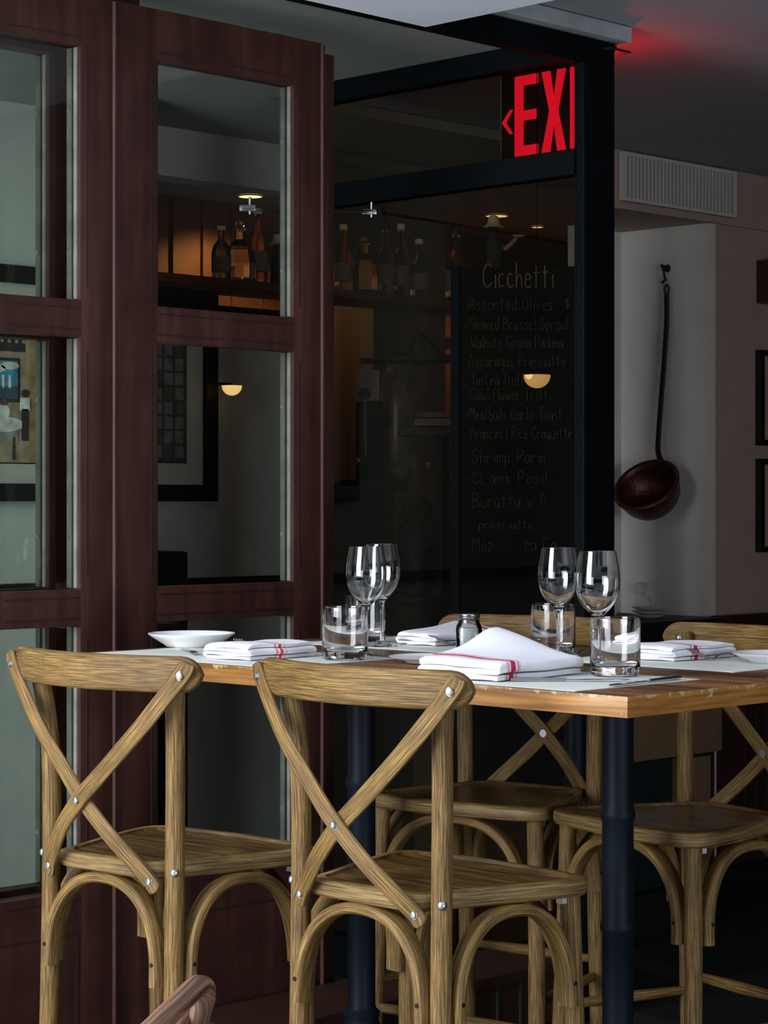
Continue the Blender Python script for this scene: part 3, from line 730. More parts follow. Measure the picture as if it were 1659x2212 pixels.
# ---------------------------------------------------------------- pictures behind the doors
def picture(name, x0, x1, z0, z1, y, lb, kind):
    t = thing(name, lb, 'picture', (x0, y, z0)); W_, H_ = x1-x0, z1-z0; f = .055
    bm = bmesh.new(); box(bm, 0, W_, -.03, 0, 0, f, bev=.004); box(bm, 0, W_, -.03, 0, H_-f, H_, bev=.004); box(bm, 0, f, -.03, 0, f, H_-f, bev=.004); box(bm, W_-f, W_, -.03, 0, f, H_-f, bev=.004)
    obj('frame', bm, 'blackwood', t)
    obj('mat_board', B(f, W_-f, -.012, -.006, f, H_-f), 'mat_frame', t, smooth=False)
    art = bmesh.new(); m_ = .065 if kind == 1 else .075; a0, a1, b0, b1 = f+m_, W_-f-m_, f+m_, H_-f-m_
    cols = []
    def patch(u0, u1, v0, v1, mi, k=0): box(art, a0+(a1-a0)*u0, a0+(a1-a0)*u1, -.0135-.0004*k, -.012, b0+(b1-b0)*v0, b0+(b1-b0)*v1, mi=mi)
    def disc(u, v, ru, rv, mi, k=1):
        vs = [art.verts.new((a0+(a1-a0)*(u+ru*math.cos(i*PI/7)), -.0135-.0004*k, b0+(b1-b0)*(v+rv*math.sin(i*PI/7)))) for i in range(14)]; art.faces.new(vs).material_index = mi
    if kind == 1:
        patch(0, 1, 0, 1, 0); patch(0, 1, .88, 1, 5, 1); patch(0, .9, .70, .83, 4, 1)
        for i in range(16): disc(.06+i*.055, .765, .014, .012, 6, 3)
        patch(.93, 1, 0, 1, 7, 1)
        patch(.3, .86, .38, .66, 4, 1); patch(.32, .84, .40, .64, 2, 2); patch(.32, .84, .40, .48, 1, 3)
        for u, v in ((.40, .60), (.55, .61), (.68, .59), (.78, .61)): disc(u, v, .07, .025, 3, 4)
        for u in (.50, .55, .6, .66, .72, .77): patch(u, u+.018, .47, .55, 3, 5)
        for u, v in ((.42, .20), (.72, .24), (.18, .16)): disc(u, v, .17, .05, 3, 6); patch(u-.12, u+.12, v-.12, v, 6, 5)
        for u, v in ((.38, .32), (.50, .33), (.73, .32), (.2, .3)): disc(u, v, .05, .045, 3, 7); disc(u, v+.06, .03, .022, 5, 8)
        patch(.87, .92, .14, .34, 4, 8); disc(.895, .44, .03, .025, 4, 9); patch(.86, .93, .33, .41, 3, 8)
        for u in (.1, .3, .55, .62, .8): patch(u, u+.015, .02, .16, 4, 9)
    else:
        patch(0, 1, 0, 1, 8)
        for i in range(6):
            for j in range(9): patch(.04+i*.16, .16+i*.16, .03+j*.108, .12+j*.108, 9 if (i*7+j*3) % 4 else 10, 1)
    o = obj('painting', art, ['art_cream', 'art_sea', 'art_blue', 'art_white', 'art_dark', 'art_brown', 'art_grey', 'art_ochre', 'art_grout', 'art_tile', 'art_green'], t, smooth=False)
    obj('inner_fillet', xf(B(a0-.004, a1+.004, -.0125, -.0118, b0-.004, b1+.004), Matrix()), 'blackwood', t, smooth=False)
    return t
for n_, c_ in dict(art_cream=(.25, .19, .12), art_sea=(.03, .07, .10), art_blue=(.04, .20, .32), art_white=(.48, .47, .42), art_dark=(.02, .016, .014), art_brown=(.10, .055, .03), art_grey=(.20, .20, .18), art_ochre=(.22, .15, .06), art_grout=(.05, .05, .045), art_tile=(.13, .14, .13), art_green=(.07, .075, .05)).items():
    M[n_] = plain(n_, c_, .8, vary=.35, vscale=30)
picture('framed_picture', 3.53, 4.262, 1.395, 2.125, 5.598, 'framed painting of a dining room with a blue seascape, behind the left door pane', 1)
picture('framed_picture', 4.325, 4.875, 1.395, 2.10, 5.598, 'framed picture of tiled pattern behind the right door pane, dark wooden frame', 2)
o = obj('booth_seat_back', B(4.33, 4.60, 5.40, 5.56, 0, 1.235, bev=.012), 'blackwood'); tag(o, 'dark upholstered booth back behind the right door pane', 'booth')

# pictures and speaker on the right wall
def wall_frame(x0, x1, z0, z1, lb):
    t = thing('framed_print', lb, 'picture', (x0, 4.98, z0), 0, 'black framed prints on the taupe wall'); W_, H_ = x1-x0, z1-z0; f = .022
    bm = bmesh.new(); box(bm, 0, W_, -.03, 0, 0, f); box(bm, 0, W_, -.03, 0, H_-f, H_); box(bm, 0, f, -.03, 0, f, H_-f); box(bm, W_-f, W_, -.03, 0, f, H_-f)
    obj('frame', bm, 'blackwood', t, smooth=False); obj('print', B(f, W_-f, -.015, -.005, f, H_-f), 'plaster_warm', t, smooth=False)
def wall_x(px, Y):
    rho = (px-829.5)/FPX; return Y*(CC+rho*SS)/(SS-rho*CC)
x1_ = wall_x(1636, 4.97); dd = x1_*CC+4.97*SS; zz = lambda py: CAMZ-(py-HOR)*dd/FPX
wall_frame(x1_, x1_+.45, zz(962), zz(756), 'upper black framed print cut by the right edge of the photo')
wall_frame(x1_, x1_+.45, zz(1193), zz(991), 'lower black framed print cut by the right edge of the photo')
t = thing('wall_speaker', 'dark brown box speaker high on the taupe wall at the right edge', 'speaker', (x1_, 4.98, zz(655)))
obj('cabinet', B(0.005, .22, -.13, 0, 0, zz(562)-zz(655), bev=.006), 'wain', t); obj('grille', B(.02, .205, -.136, -.13, .015, zz(562)-zz(655)-.015), 'iron', t, smooth=False)
# air vent
t = thing('air_vent', 'long white slatted air vent in the soffit beneath the ceiling', 'vent', (6.28, 4.965, 2.485), 0)
W_ = wall_x(1588, 4.965)-6.28; bm = bmesh.new()
box(bm, 0, W_, -.008, .012, 0, .012); box(bm, 0, W_, -.008, .012, .165, .177); box(bm, 0, .012, -.008, .012, .012, .165); box(bm, W_-.02, W_, -.008, .012, .012, .165)
obj('frame', bm, 'plaster_cool', t, smooth=False)
bm = bmesh.new(); n = int((W_-.03)/.022)
for i in range(n): box(bm, .014+i*.022, .025+i*.022, -.006, .014, .012, .165, mat=None)
obj('slats', bm, 'plaster_cool', t, smooth=False); obj('backing', B(.01, W_-.01, .008, .0145, .01, .17), 'darkroom', t, smooth=False)

# ---------------------------------------------------------------- copper ladle on its hook
def wall_pt(px, py, X=6.85):
    rho = (px-829.5)/FPX; Y = X*(SS-rho*CC)/(CC+rho*SS); d = X*CC+Y*SS; return Vector((X, Y, CAMZ-(py-HOR)*d/FPX))
t = thing('wall_hook', 'small black iron hook screwed into the pale niche wall above the ladle', 'hook')
h0 = wall_pt(1442, 580, 6.865)
obj('plate', xf(lathe(bmesh.new(), [(0, .012), (.012, .010), (.016, 0), (0, 0)], 10), Matrix.Translation(h0) @ Matrix.Rotation(-PI/2, 4, 'Y')), 'iron', t)
obj('hook', sweep(bmesh.new(), catmull([h0+Vector((-.01, 0, .0)), h0+Vector((-.022, .012, .012)), h0+Vector((-.03, 0, .0)), h0+Vector((-.028, -.006, -.03)), h0+Vector((-.016, 0, -.045)), h0+Vector((-.03, .004, -.058))], 5), circ(.005, 8), (0, 1, 0)), 'iron', t)
obj('wire_loop', sweep(bmesh.new(), [wall_pt(1442, 600), wall_pt(1438, 615), wall_pt(1440, 632), wall_pt(1445, 615)], circ(.0018, 6), (1, 0, 0), None, closed=True), 'steel', t)
t = thing('ladle', 'old long-handled copper ladle hanging on the pale niche wall', 'ladle')
Hp = [wall_pt(1440, 637, 6.84), wall_pt(1440, 700, 6.835), wall_pt(1434, 790, 6.83), wall_pt(1427, 880, 6.82), wall_pt(1422, 950, 6.81), wall_pt(1422, 978, 6.80), wall_pt(1430, 1000, 6.785)]
Hs = catmull(Hp, 6); obj('handle', sweep(bmesh.new(), Hs, rrect(.0100, .0225, .004, 3), (0, 1, 0)), 'iron', t, ang=60)
rc = wall_pt(1440, 626, 6.84); ring = [rc+Vector((0, .010*math.cos(a*PI/8), .019*math.sin(a*PI/8))) for a in range(16)]
obj('handle_eye', sweep(bmesh.new(), ring, circ(.0048, 8), (1, 0, 0), None, closed=True), 'iron', t)
# bowl: rim disc centre around px (1390,1045); axis leaning out of the wall
bc = wall_pt(1396, 1048, 6.70)
prof = [(.128, .0), (.131, .003), (.128, .006), (.122, .002)]
outer = [(.128, 0), (.124, -.03), (.113, -.07), (.095, -.098), (.068, -.117), (.03, -.126), (0, -.128)]
inner = [(0, -.123), (.03, -.121), (.066, -.112), (.091, -.094), (.108, -.067), (.119, -.028), (.122, .002), (.128, .005)]
bm = lathe(bmesh.new(), outer+inner, 40, closed=False)
vdir = Vector((-.62*CC-.30*SS, -.62*SS+.30*CC, 0)); axis = Vector((-CC*.60, -SS*.60, 0))+Vector((-SS, CC, 0))*.42+Vector((0, 0, .68)); axis.normalize()
xf(bm, Matrix.Translation(bc) @ axis.to_track_quat('Z', 'Y').to_matrix().to_4x4()); obj('bowl', bm, 'copper', t, ang=70)

bm = bmesh.new(); lathe(bm, [(.121, .0), (.1335, -.003), (.1345, .003), (.128, .008), (.120, .005)], 48, closed=True); xf(bm, Matrix.Translation(bc) @ axis.to_track_quat('Z', 'Y').to_matrix().to_4x4()); obj('rim', bm, 'copper', t)
# outlet with cord
t = thing('wall_outlet', 'white wall outlet low on the pale niche wall', 'outlet')
a, b = wall_pt(1377, 1257, 6.865), wall_pt(1411, 1329, 6.865)
obj('cover_plate', B(6.857, 6.865, b.y, a.y, b.z, a.z, bev=.002), 'plastic', t)
for z_ in (.68, .30):
    yc = (a.y+b.y)/2; zc = b.z+(a.z-b.z)*z_
    bm = lathe(bmesh.new(), [(0, .003), (.015, .003), (.017, 0), (0, 0)], 20); xf(bm, Matrix.Translation((6.857, yc, zc)) @ Matrix.Rotation(-PI/2, 4, 'Y')); obj('socket', bm, 'plaster_cool', t)
t = thing('power_cord', 'grey plug and cord hanging from the wall outlet', 'cord')
yc = (a.y+b.y)/2
obj('plug', B(6.82, 6.854, yc-.015, yc+.015, b.z+.085, b.z+.125, bev=.004), 'plastic', t)
obj('cord', sweep(bmesh.new(), catmull([(6.83, yc, b.z+.10), (6.825, yc-.04, b.z+.05), (6.83, yc-.06, b.z-.06), (6.825, yc-.045, b.z-.2), (6.83, yc-.05, b.z-.45)], 6), circ(.003, 6), (1, 0, 0)), 'plastic', t)

# stacked saucers and a black object at the niche
for i in range(3):
    o = obj('saucer', lathe(bmesh.new(), [(0, 0), (.03, 0), (.06, .012), (.062, .014), (.058, .013), (.03, .004), (0, .004)], 28), 'plastic'); o.location = (6.38, 4.92, .97+.014*i)
    tag(o, ['bottom pale saucer of the small stack beyond the right wine glass', 'middle pale saucer of the small stack beyond the right wine glass', 'top pale saucer of the small stack beyond the right wine glass'][i], 'saucer', 'stack of saucers beyond the table')
bm = B(5.75, 6.60, 4.75, 5.15, .90, .97, bev=.004); box(bm, 5.78, 6.57, 4.78, 5.12, .0, .90); o = obj('service_counter', bm, 'blackwood', smooth=False); tag(o, 'dark low service counter beyond the corner post', 'counter')

# cardboard boxes beyond the table
def carton(px0, px1, py0, py1, Y, dep, lb, wx=None):
    xa, xb = wall_x(px0, Y), wall_x(px1, Y); d = (xa+xb)/2*CC+Y*SS; z0, z1 = CAMZ-(py1-HOR)*d/FPX, CAMZ-(py0-HOR)*d/FPX
    t = thing('cardboard_box', lb, 'box', (xa, Y, max(z0, 0)), 0, 'cardboard boxes beyond the table'); z0 = max(z0, 0)
    obj('carton', B(0, xb-xa, 0, dep, 0, z1-z0, bev=.003), 'carton', t); obj('flap_seam', B(.0, xb-xa, dep/2-.002, dep/2+.002, z1-z0-.001, z1-z0+.001), 'groove', t, smooth=False)
    return xa, xb, z0, z1
Yb_ = 4.30
xa, xb, z0, z1 = carton(1368, 1560, 1520, 1634, Yb_, .42, 'wide brown cardboard box on top of the stack beyond the table')
carton(1470, 1536, 1636, 1765, Yb_, .40, 'small brown cardboard box under the wide one')
o = obj('storage_bin', B(wall_x(1362, Yb_+.03), wall_x(1455, Yb_+.03), Yb_+.03, Yb_+.38, .15, z0-.004, bev=.01), 'teal'); tag(o, 'dark teal plastic bin beneath the wide cardboard box', 'bin')
o = obj('storage_crate', B(wall_x(1362, Yb_+.01), wall_x(1540, Yb_), Yb_, Yb_+.42, 0, .145, bev=.006), 'blackwood'); tag(o, 'low black crate at the bottom of the box stack', 'crate')
xa, xb, z0, z1 = carton(1170, 1252, 1510, 1632, 4.3, .35, 'brown cardboard box seen through the shaded stool back')
o = obj('side_cabinet', B(xa+.003, xb+.05, 4.3, 4.65, 0, z0-.002), 'blackwood', smooth=False); tag(o, 'black cabinet under the cardboard box behind the shaded stool', 'cabinet')
carton(1052, 1166, 1585, 2300, 4.3, .30, 'tall dark cardboard box with faint print behind the shaded stool')

# ---------------------------------------------------------------- exit sign behind the partition glass
def ppt(px, py, X):
    rho = (px-829.5)/FPX; Y = X*(SS-rho*CC)/(CC+rho*SS); d = X*CC+Y*SS; return Vector((X, Y, CAMZ-(py-HOR)*d/FPX))
XS = 4.66
pa, pb = ppt(1084, 345, XS), ppt(1300, 345, XS)
t = thing('exit_sign', 'red lit EXIT sign with a left arrow behind the partition glass', 'exit sign', (0, 0, 0))
z0, z1 = ppt(1180, 340, XS).z-.012, ppt(1180, 152, XS).z+.015
obj('plate', B(XS, XS+.012, pb.y, pa.y, z0, z1, bev=.001), 'exitplate', t)
obj('edge_strip', B(XS-.002, XS+.014, pa.y, pa.y+.004, z0, z1), 'mat_frame', t, smooth=False)
hs = B(XS-.03, XS+.042, pb.y-.02, pa.y+.005, z1, 2.631, bev=.003); obj('housing', hs, 'iron', t)
yl, yr = ppt(1113, 250, XS).y, ppt(1163, 250, XS).y; zb, zt_ = ppt(1140, 335, XS).z, ppt(1140, 162, XS).z
def lquad(bm, pts):      # polygon (u right, v up) extruded as a raised letter on the -X face
    a_ = [bm.verts.new((XS-.003, yl-u, zb+v)) for u, v in pts]; b_ = [bm.verts.new((XS+.001, yl-u, zb+v)) for u, v in pts]
    bm.faces.new(a_); bm.faces.new(b_[::-1])
    for i in range(len(pts)): bm.faces.new((a_[i], a_[(i+1) % len(pts)], b_[(i+1) % len(pts)], b_[i]))
Hh = zt_-zb; Wl = yl-yr; sw = Wl*.36
bm = bmesh.new(); lquad(bm, [(0, 0), (Wl, 0), (Wl, sw*.9), (sw, sw*.9), (sw, Hh*.5-sw*.45), (Wl*.93, Hh*.5-sw*.45), (Wl*.93, Hh*.5+sw*.45), (sw, Hh*.5+sw*.45), (sw, Hh-sw*.9), (Wl, Hh-sw*.9), (Wl, Hh), (0, Hh)]); obj('letter_e', bm, 'exit', t, smooth=False)
u0 = Wl*1.16; xw = Wl*1.02
bm = bmesh.new(); lquad(bm, [(u0, 0), (u0+sw, 0), (u0+xw/2, Hh*.36), (u0+xw-sw, 0), (u0+xw, 0), (u0+xw/2+sw*.5, Hh*.5), (u0+xw, Hh), (u0+xw-sw, Hh), (u0+xw/2, Hh*.64), (u0+sw, Hh), (u0, Hh), (u0+xw/2-sw*.5, Hh*.5)]); obj('letter_x', bm, 'exit', t, smooth=False)
u0 = Wl*2.36; bm = bmesh.new(); lquad(bm, [(u0, 0), (u0+sw, 0), (u0+sw, Hh), (u0, Hh)]); obj('letter_i', bm, 'exit', t, smooth=False)
u0 = Wl*2.82; bm = bmesh.new(); lquad(bm, [(u0+xw/2-sw/2, 0), (u0+xw/2+sw/2, 0), (u0+xw/2+sw/2, Hh-sw*.9), (u0+xw*.9, Hh-sw*.9), (u0+xw*.9, Hh), (u0+.1*xw, Hh), (u0+.1*xw, Hh-sw*.9), (u0+xw/2-sw/2, Hh-sw*.9)]); obj('letter_t', bm, 'exit', t, smooth=False)
bm = bmesh.new(); h2 = Hh*.445; lquad(bm, [(-.008, h2-.034), (-.018, h2-.034), (-.048, h2), (-.018, h2+.034), (-.008, h2+.034), (-.034, h2)]); obj('arrow', bm, 'exit', t, smooth=False)
def spot_pt(name, loc, power, col, size=.03, typ='POINT', ang=None, aim=None):
    l = bpy.data.lights.new(name, typ); l.energy = power; l.color = col; l.shadow_soft_size = size
    if typ == 'SPOT': l.spot_size = ang or 1.6; l.spot_blend = .6
    o = bpy.data.objects.new(name, l); C.objects.link(o); o.location = loc
    if aim: o.rotation_euler = (Vector(aim)-Vector(loc)).to_track_quat('-Z', 'Y').to_euler()
    return o
spot_pt('exit_sign_lamp', (4.80, 3.86, 2.47), .75, (1, .02, .03), .02)
bm = B(4.60, 4.688, 3.675, 3.76, 2.600, 2.606); o = obj('sign_canopy', bm, 'iron'); tag(o, 'thin dark mounting plate of the exit sign under the ceiling', 'mounting plate')

# ---------------------------------------------------------------- bar behind the glass
SH = 2.178
bm = B(4.5, 6.95, 5.80, 6.06, SH-.03, SH, bev=.003)
for xx in (4.52, 6.93): box(bm, xx-.015, xx+.015, 6.0, 6.04, 0, SH-.03)
o = obj('bottle_shelf', bm, 'barwood'); tag(o, 'high reddish wooden shelf of bottles in the bar', 'shelf')
bm = B(6.8, 8.2, 6.25, 6.5, SH-.12, SH-.09); o = obj('wall_shelf', bm, 'barwood'); tag(o, 'dark wooden shelf against the panelled bar wall', 'shelf')
def bottle(x, y, h, r, mat, lb, cap='label'):
    t = thing('bottle', lb, 'bottle', (x, y, SH), 0, 'bottles on the bar shelf')
    obj('glass_body', lathe(bmesh.new(), [(0, 0), (r, 0), (r, h*.55), (r*.8, h*.66), (r*.35, h*.76), (r*.33, h*.95), (r*.42, h*.96), (r*.42, h), (0, h)], 20), mat, t)
    obj('bottle_label', lathe(bmesh.new(), [(r*1.01, h*.18), (r*1.02, h*.45)], 20), cap, t)
    obj('cap', lathe(bmesh.new(), [(r*.44, h*.93), (r*.46, h*1.01), (0, h*1.01)], 14), 'warmcloth' if random.random() < .5 else 'iron', t)
for i, (px, h, r, m_) in enumerate(((478, .20, .035, 'bottle'), (557, .28, .036, 'bottle2'), (634, .27, .034, 'bottle'), (742, .26, .034, 'bottle2'), (832, .28, .036, 'bottle'), (866, .29, .034, 'bottle2'), (905, .24, .036, 'bottle'), (985, .30, .042, 'bottle2'))):
    Y = 5.93; x = wall_x(px, Y)
    bottle(x, Y, h, r, m_, ['short green bottle at the left of the bar shelf', 'tall brown bottle beside the left crystal decanter', 'green bottle by the figure behind the right door pane', 'brown bottle just right of the folding door', 'tall green bottle right of the crystal decanter', 'brown bottle with pale cap before the column', 'short green bottle before the column', 'large dark brown bottle at the right end of the bar shelf'][i])  # three leftmost bottles are added as solid stand-ins for pane reflections
for px, lb in ((517, 'cut crystal decanter behind the right door pane'), (784, 'cut crystal decanter on the bar shelf right of the folding door')):  # left decanter is added in place of a reflected one
    x = wall_x(px, 5.93); t = thing('decanter', lb, 'decanter', (x, 5.93, SH), 0, 'crystal decanters')
    bm = lathe(bmesh.new(), [(0, 0), (.05, 0), (.062, .02), (.064, .07), (.052, .12), (.022, .16), (.018, .19), (.026, .2), (0, .2)], 12); obj('decanter_body', bm, 'crystal', t, ang=10)
    bm = bmesh.new(); bmesh.ops.create_icosphere(bm, subdivisions=1, radius=.02); xf(bm, Matrix.Translation((0, 0, .215))); obj('stopper', bm, 'crystal', t, ang=5)
# figurines with a hat, holding a dish
def figurine(x, y, z, lb):
    t = thing('figurine', lb, 'figurine', (x, y, z), -A-PI*.0, 'hatted figurines in the bar')
    t.rotation_euler = (0, 0, A-PI/2)
    bm = bmesh.new(); sweep(bm, [(0, 0, 0), (0, 0, .05), (0, 0, .09), (0, 0, .115), (0, 0, .125), (0, 0, .14), (0, 0, .16), (0, 0, .17)], circ(.03, 14), (0, 1, 0), [1, .85, .95, .7, .3, .45, .5, .25])
    sweep(bm, catmull([(.02, 0, .105), (.045, -.012, .085), (.075, -.02, .115)], 4), circ(.009, 8), (0, 1, 0), None); obj('figure_body', bm, 'darkcloth', t)
    obj('figure_arm', sweep(bmesh.new(), catmull([(.035, -.022, .08), (.055, -.026, .095), (.078, -.024, .118)], 4), circ(.0075, 8), (0, 1, 0)), 'skin', t)
    obj('hat', lathe(bmesh.new(), [(.034, .158), (.036, .160), (.024, .168), (.019, .180), (.017, .194), (.010, .199), (0, .2)], 20), 'warmcloth', t)
    obj('dish', xf(lathe(bmesh.new(), [(0, 0), (.012, 0), (.026, .006), (0, .004)], 18), Matrix.Translation((.085, -.02, .122))), 'warmcloth', t)
x = wall_x(600, 5.93); figurine(x, 5.93, SH-.001, 'small figurine in a cream hat holding a dish, behind the right door pane')  # added figure, imitates the one mirrored in the door pane
p = cam_pt(1066, 590, 7.6); figurine(p.x, p.y, p.z+.0, 'small figurine in a cream hat holding a dish, above the menu board')
o = obj('display_stand', B(p.x-.06, p.x+.06, p.y-.06, p.y+.06, .0, p.z, bev=.004), 'blackwood'); tag(o, 'black plinth behind the menu board carrying the hatted figurine', 'plinth')
# downlights
for px, py, lb in ((797, 448, 'warm round downlight in the bar ceiling right of the folding door'), (1073, 467, 'warm round downlight in the bar ceiling above the hatted figurine'), (1161, 491, 'small warm downlight furthest back in the bar ceiling'), (541, 425, 'warm round downlight seen through the right door pane')):  # last downlight is added to imitate a reflected ceiling light
    d = (2.632-.006-CAMZ)*FPX/(HOR-py); p = cam_pt(px, py, d)
    if px == 541: p = cam_pt(px, py, d)
    t = thing('downlight', lb, 'ceiling light', (p.x, p.y, 2.628), 0, 'warm downlights in the bar ceiling'); R = .055 if px != 1161 else .03
    obj('lens', lathe(bmesh.new(), [(0, -.002), (R*.85, -.002), (R*.85, 0), (0, 0)], 24), 'downlight', t); obj('trim_ring', lathe(bmesh.new(), [(R*.86, -.003), (R, -.003), (R*1.02, .002), (R*.86, .002)], 24), 'plastic', t)
    spot_pt('downlight_lamp', (p.x, p.y, 2.60), 9, (1, .60, .25), .04, 'SPOT', 2.4, (p.x, p.y, 0))
# opal lamps
def opal(px, py, d, R, lb):
    p = cam_pt(px, py, d); t = thing('opal_lamp', lb, 'lamp', (p.x, p.y, p.z), 0, 'half-dome opal lamps')
    obj('lamp_shade', lathe(bmesh.new(), [(0, 0)]+[(R*math.cos(a), -R*.98*math.sin(a)) for a in [i*PI/2/12 for i in range(13)]], 32), 'lampglow', t)
    obj('shade_cap', lathe(bmesh.new(), [(0, .004), (R*.9, .003), (R*1.02, 0), (R*.9, .0005), (0, .001)], 32), 'iron', t)
    if px > 1000: obj('stem', tube([(0, 0, .003), (0, 0, 2.63-p.z)], .0012, 6), 'black', t)
    else: obj('wall_arm', tube([(0, 0, .004), (0, .03, .008), (0, 5.6-p.y, .008)], .004, 8), 'iron', t)
opal(1160, 810, 6.0, .037, 'glowing cream half-dome lamp hanging before the menu board')
opal(501, 833, (lambda r_: 5.50*(r_*CC+SS))(wall_x(501, 5.50)/5.50), .034, 'glowing cream half-dome lamp behind the right door pane')  # glowing dome added where the pane mirrors a lamp
# door closer arms
for P, e_, lb in (([Vector((3.725, 4.135, 2.135)), Vector((3.79, 4.135, 2.134)), Vector((3.895, 4.135, 2.133))], 0, 'steel door closer arm behind the right door pane'),  # first arm is added to play the mirrored closer arm
                  ([Vector((3.90, 4.14, 2.148)), Vector((4.2, 4.30, 2.19)), Vector((4.512, 4.484, 2.232))], 2, 'steel door closer arm right of the folding door')):
    t = thing('door_closer', lb, 'door closer', (0, 0, 0), 0, 'door closer arms'); e_ = P[e_]
    obj('arm', sweep(bmesh.new(), P, rrect(.005, .009, .002, 2)), 'steel', t)
    obj('knuckle', xf(B(-.026, .014, -.007, .007, -.008, .008, bev=.002), Matrix.Translation(e_) @ Matrix.Rotation(A-PI/2, 4, 'Z')), 'cutlery', t)
    obj('pivot_pin', tube([e_+Vector((0, 0, -.016)), e_+Vector((0, 0, .028))], .004, 10), 'steel', t)

# back counter with machine, jar, easel, books and plant
CT = 1.53
bm = bmesh.new(); box(bm, 5.10, 5.95, 5.72, 6.10, 1.44, 1.475, bev=.004); box(bm, 5.45, 5.90, 5.75, 6.08, .165, 1.44); o = obj('back_counter', bm, 'blackwood', smooth=False); tag(o, 'black back counter carrying the lever machine and painted jar', 'counter')
def base_at(px, py, Y=5.85):
    x = wall_x(px, Y); return x, Y
x, y = base_at(795, 1000); dq = x*CC+y*SS; zq = lambda py: CAMZ-(py-HOR)*dq/FPX
t = thing('lever_juicer', 'cream lever machine with black knob and long steel arm in the bar', 'juicer', (x, y, 1.475))
obj('body', B(-.02, .035, -.05, .05, .0, zq(865)-1.475, bev=.01), 'blackwood', t)
obj('head', xf(B(-.045, .045, -.045, .045, zq(868)-1.475, zq(800)-1.475, bev=.012), Matrix.Rotation(A, 4, 'Z')), 'beige', t)
cdir = Vector((-CC, -SS, 0)); rdir = Vector((SS, -CC, 0))
bm = lathe(bmesh.new(), [(0, .012), (.018, .010), (.022, 0), (0, 0)], 20); xf(bm, Matrix.Translation(cdir*.062+rdir*(-.012)+Vector((0, 0, zq(853)-1.475))) @ cdir.to_track_quat('Z', 'Y').to_matrix().to_4x4()); obj('knob', bm, 'iron', t)
obj('lever', sweep(bmesh.new(), [cdir*.07+rdir*-.012+Vector((0, 0, zq(860)-1.475)), cdir*.07+rdir*-.008+Vector((0, 0, zq(985)-1.475))], rrect(.012, .008, .003, 2), (1, 0, 0)), 'steel', t)
bm = bmesh.new(); bmesh.ops.create_uvsphere(bm, u_segments=14, v_segments=8, radius=.012); xf(bm, Matrix.Translation(cdir*.07+rdir*-.035+Vector((0, 0, zq(996)-1.475)))); obj('lever_ball', bm, 'steel', t)
# painted jar
x, y = base_at(862, 925); t = thing('painted_jar', 'large painted ceramic jar with scroll pattern on the back counter', 'jar', (x, y, 1.475))
M['jarpaint'] = plain('jar_paint', (.11, .085, .05), .3, vary=.9, vscale=22)
dq = x*CC+y*SS; zq = lambda py: CAMZ-(py-HOR)*dq/FPX; hj = zq(768)-1.475
obj('jar_body', lathe(bmesh.new(), [(0, 0), (.06, 0), (.072, .02), (.075, hj*.5), (.066, hj*.82), (.045, hj*.9), (.05, hj*.95), (0, hj*.96)], 32), 'jarpaint', t)
obj('jar_lid', lathe(bmesh.new(), [(.052, hj*.955), (.05, hj*.99), (.02, hj*1.02), (0, hj*1.03)], 24), 'blackwood', t)
obj('tap', B(.06, .10, -.07, -.05, .05, .07, bev=.004), 'steel', t)
p1 = cam_pt(908, 765, 8.2); t = thing('tabletop_easel', 'small black A-frame easel standing above the painted jar', 'easel')
top = cam_pt(903, 712, 8.2); 
for q in (cam_pt(882, 768, 8.15), cam_pt(922, 775, 8.15), cam_pt(948, 762, 8.35)): obj('leg', sweep(bmesh.new(), [top, q], rrect(.012, .012, .002, 2), (0, 1, 0)), 'iron', t)
bm = B(-.14, .14, -.10, .10, -.02, 0, bev=.003); xf(bm, Matrix.Translation(cam_pt(908, 770, 8.2)) @ Matrix.Rotation(A-PI/2, 4, 'Z')); box(bm, *[v for v in (6.0, 6.34, 6.0, 6.03, 1.93, 1.95)]); o = obj('bracket_shelf', bm, 'blackwood', smooth=False); tag(o, 'small black shelf carrying the easel, above the painted jar', 'shelf')
for i, (py0, py1, w, lb) in enumerate(((905, 921, .20, 'lower pale book lying under the other beside the painted jar'), (891, 903, .17, 'upper dark book lying beside the painted jar'))):
    pc = cam_pt(955, py1, 8.0); bm = bmesh.new(); h_ = (py1-py0)*8.0/FPX; box(bm, -w/2, w/2, -.06, .06, 0, h_, bev=.002); xf(bm, Matrix.Rotation(A-PI/2+.2*i, 4, 'Z')); o = obj('book', bm, ['barcol', 'walnut'][i] if i == 0 else 'walnut'); o.location = pc; tag(o, lb, 'book', 'books beside the jar')
pc = cam_pt(955, 924, 8.0); bm = bmesh.new(); box(bm, -.16, .16, -.09, .09, -.03, -.001); xf(bm, Matrix.Rotation(A-PI/2, 4, 'Z')); box(bm, -.02, .02, -.02, .02, -pc.z, -.03); o = obj('book_stand', bm, 'blackwood', smooth=False); o.location = pc; tag(o, 'narrow black stand beneath the two books', 'stand')
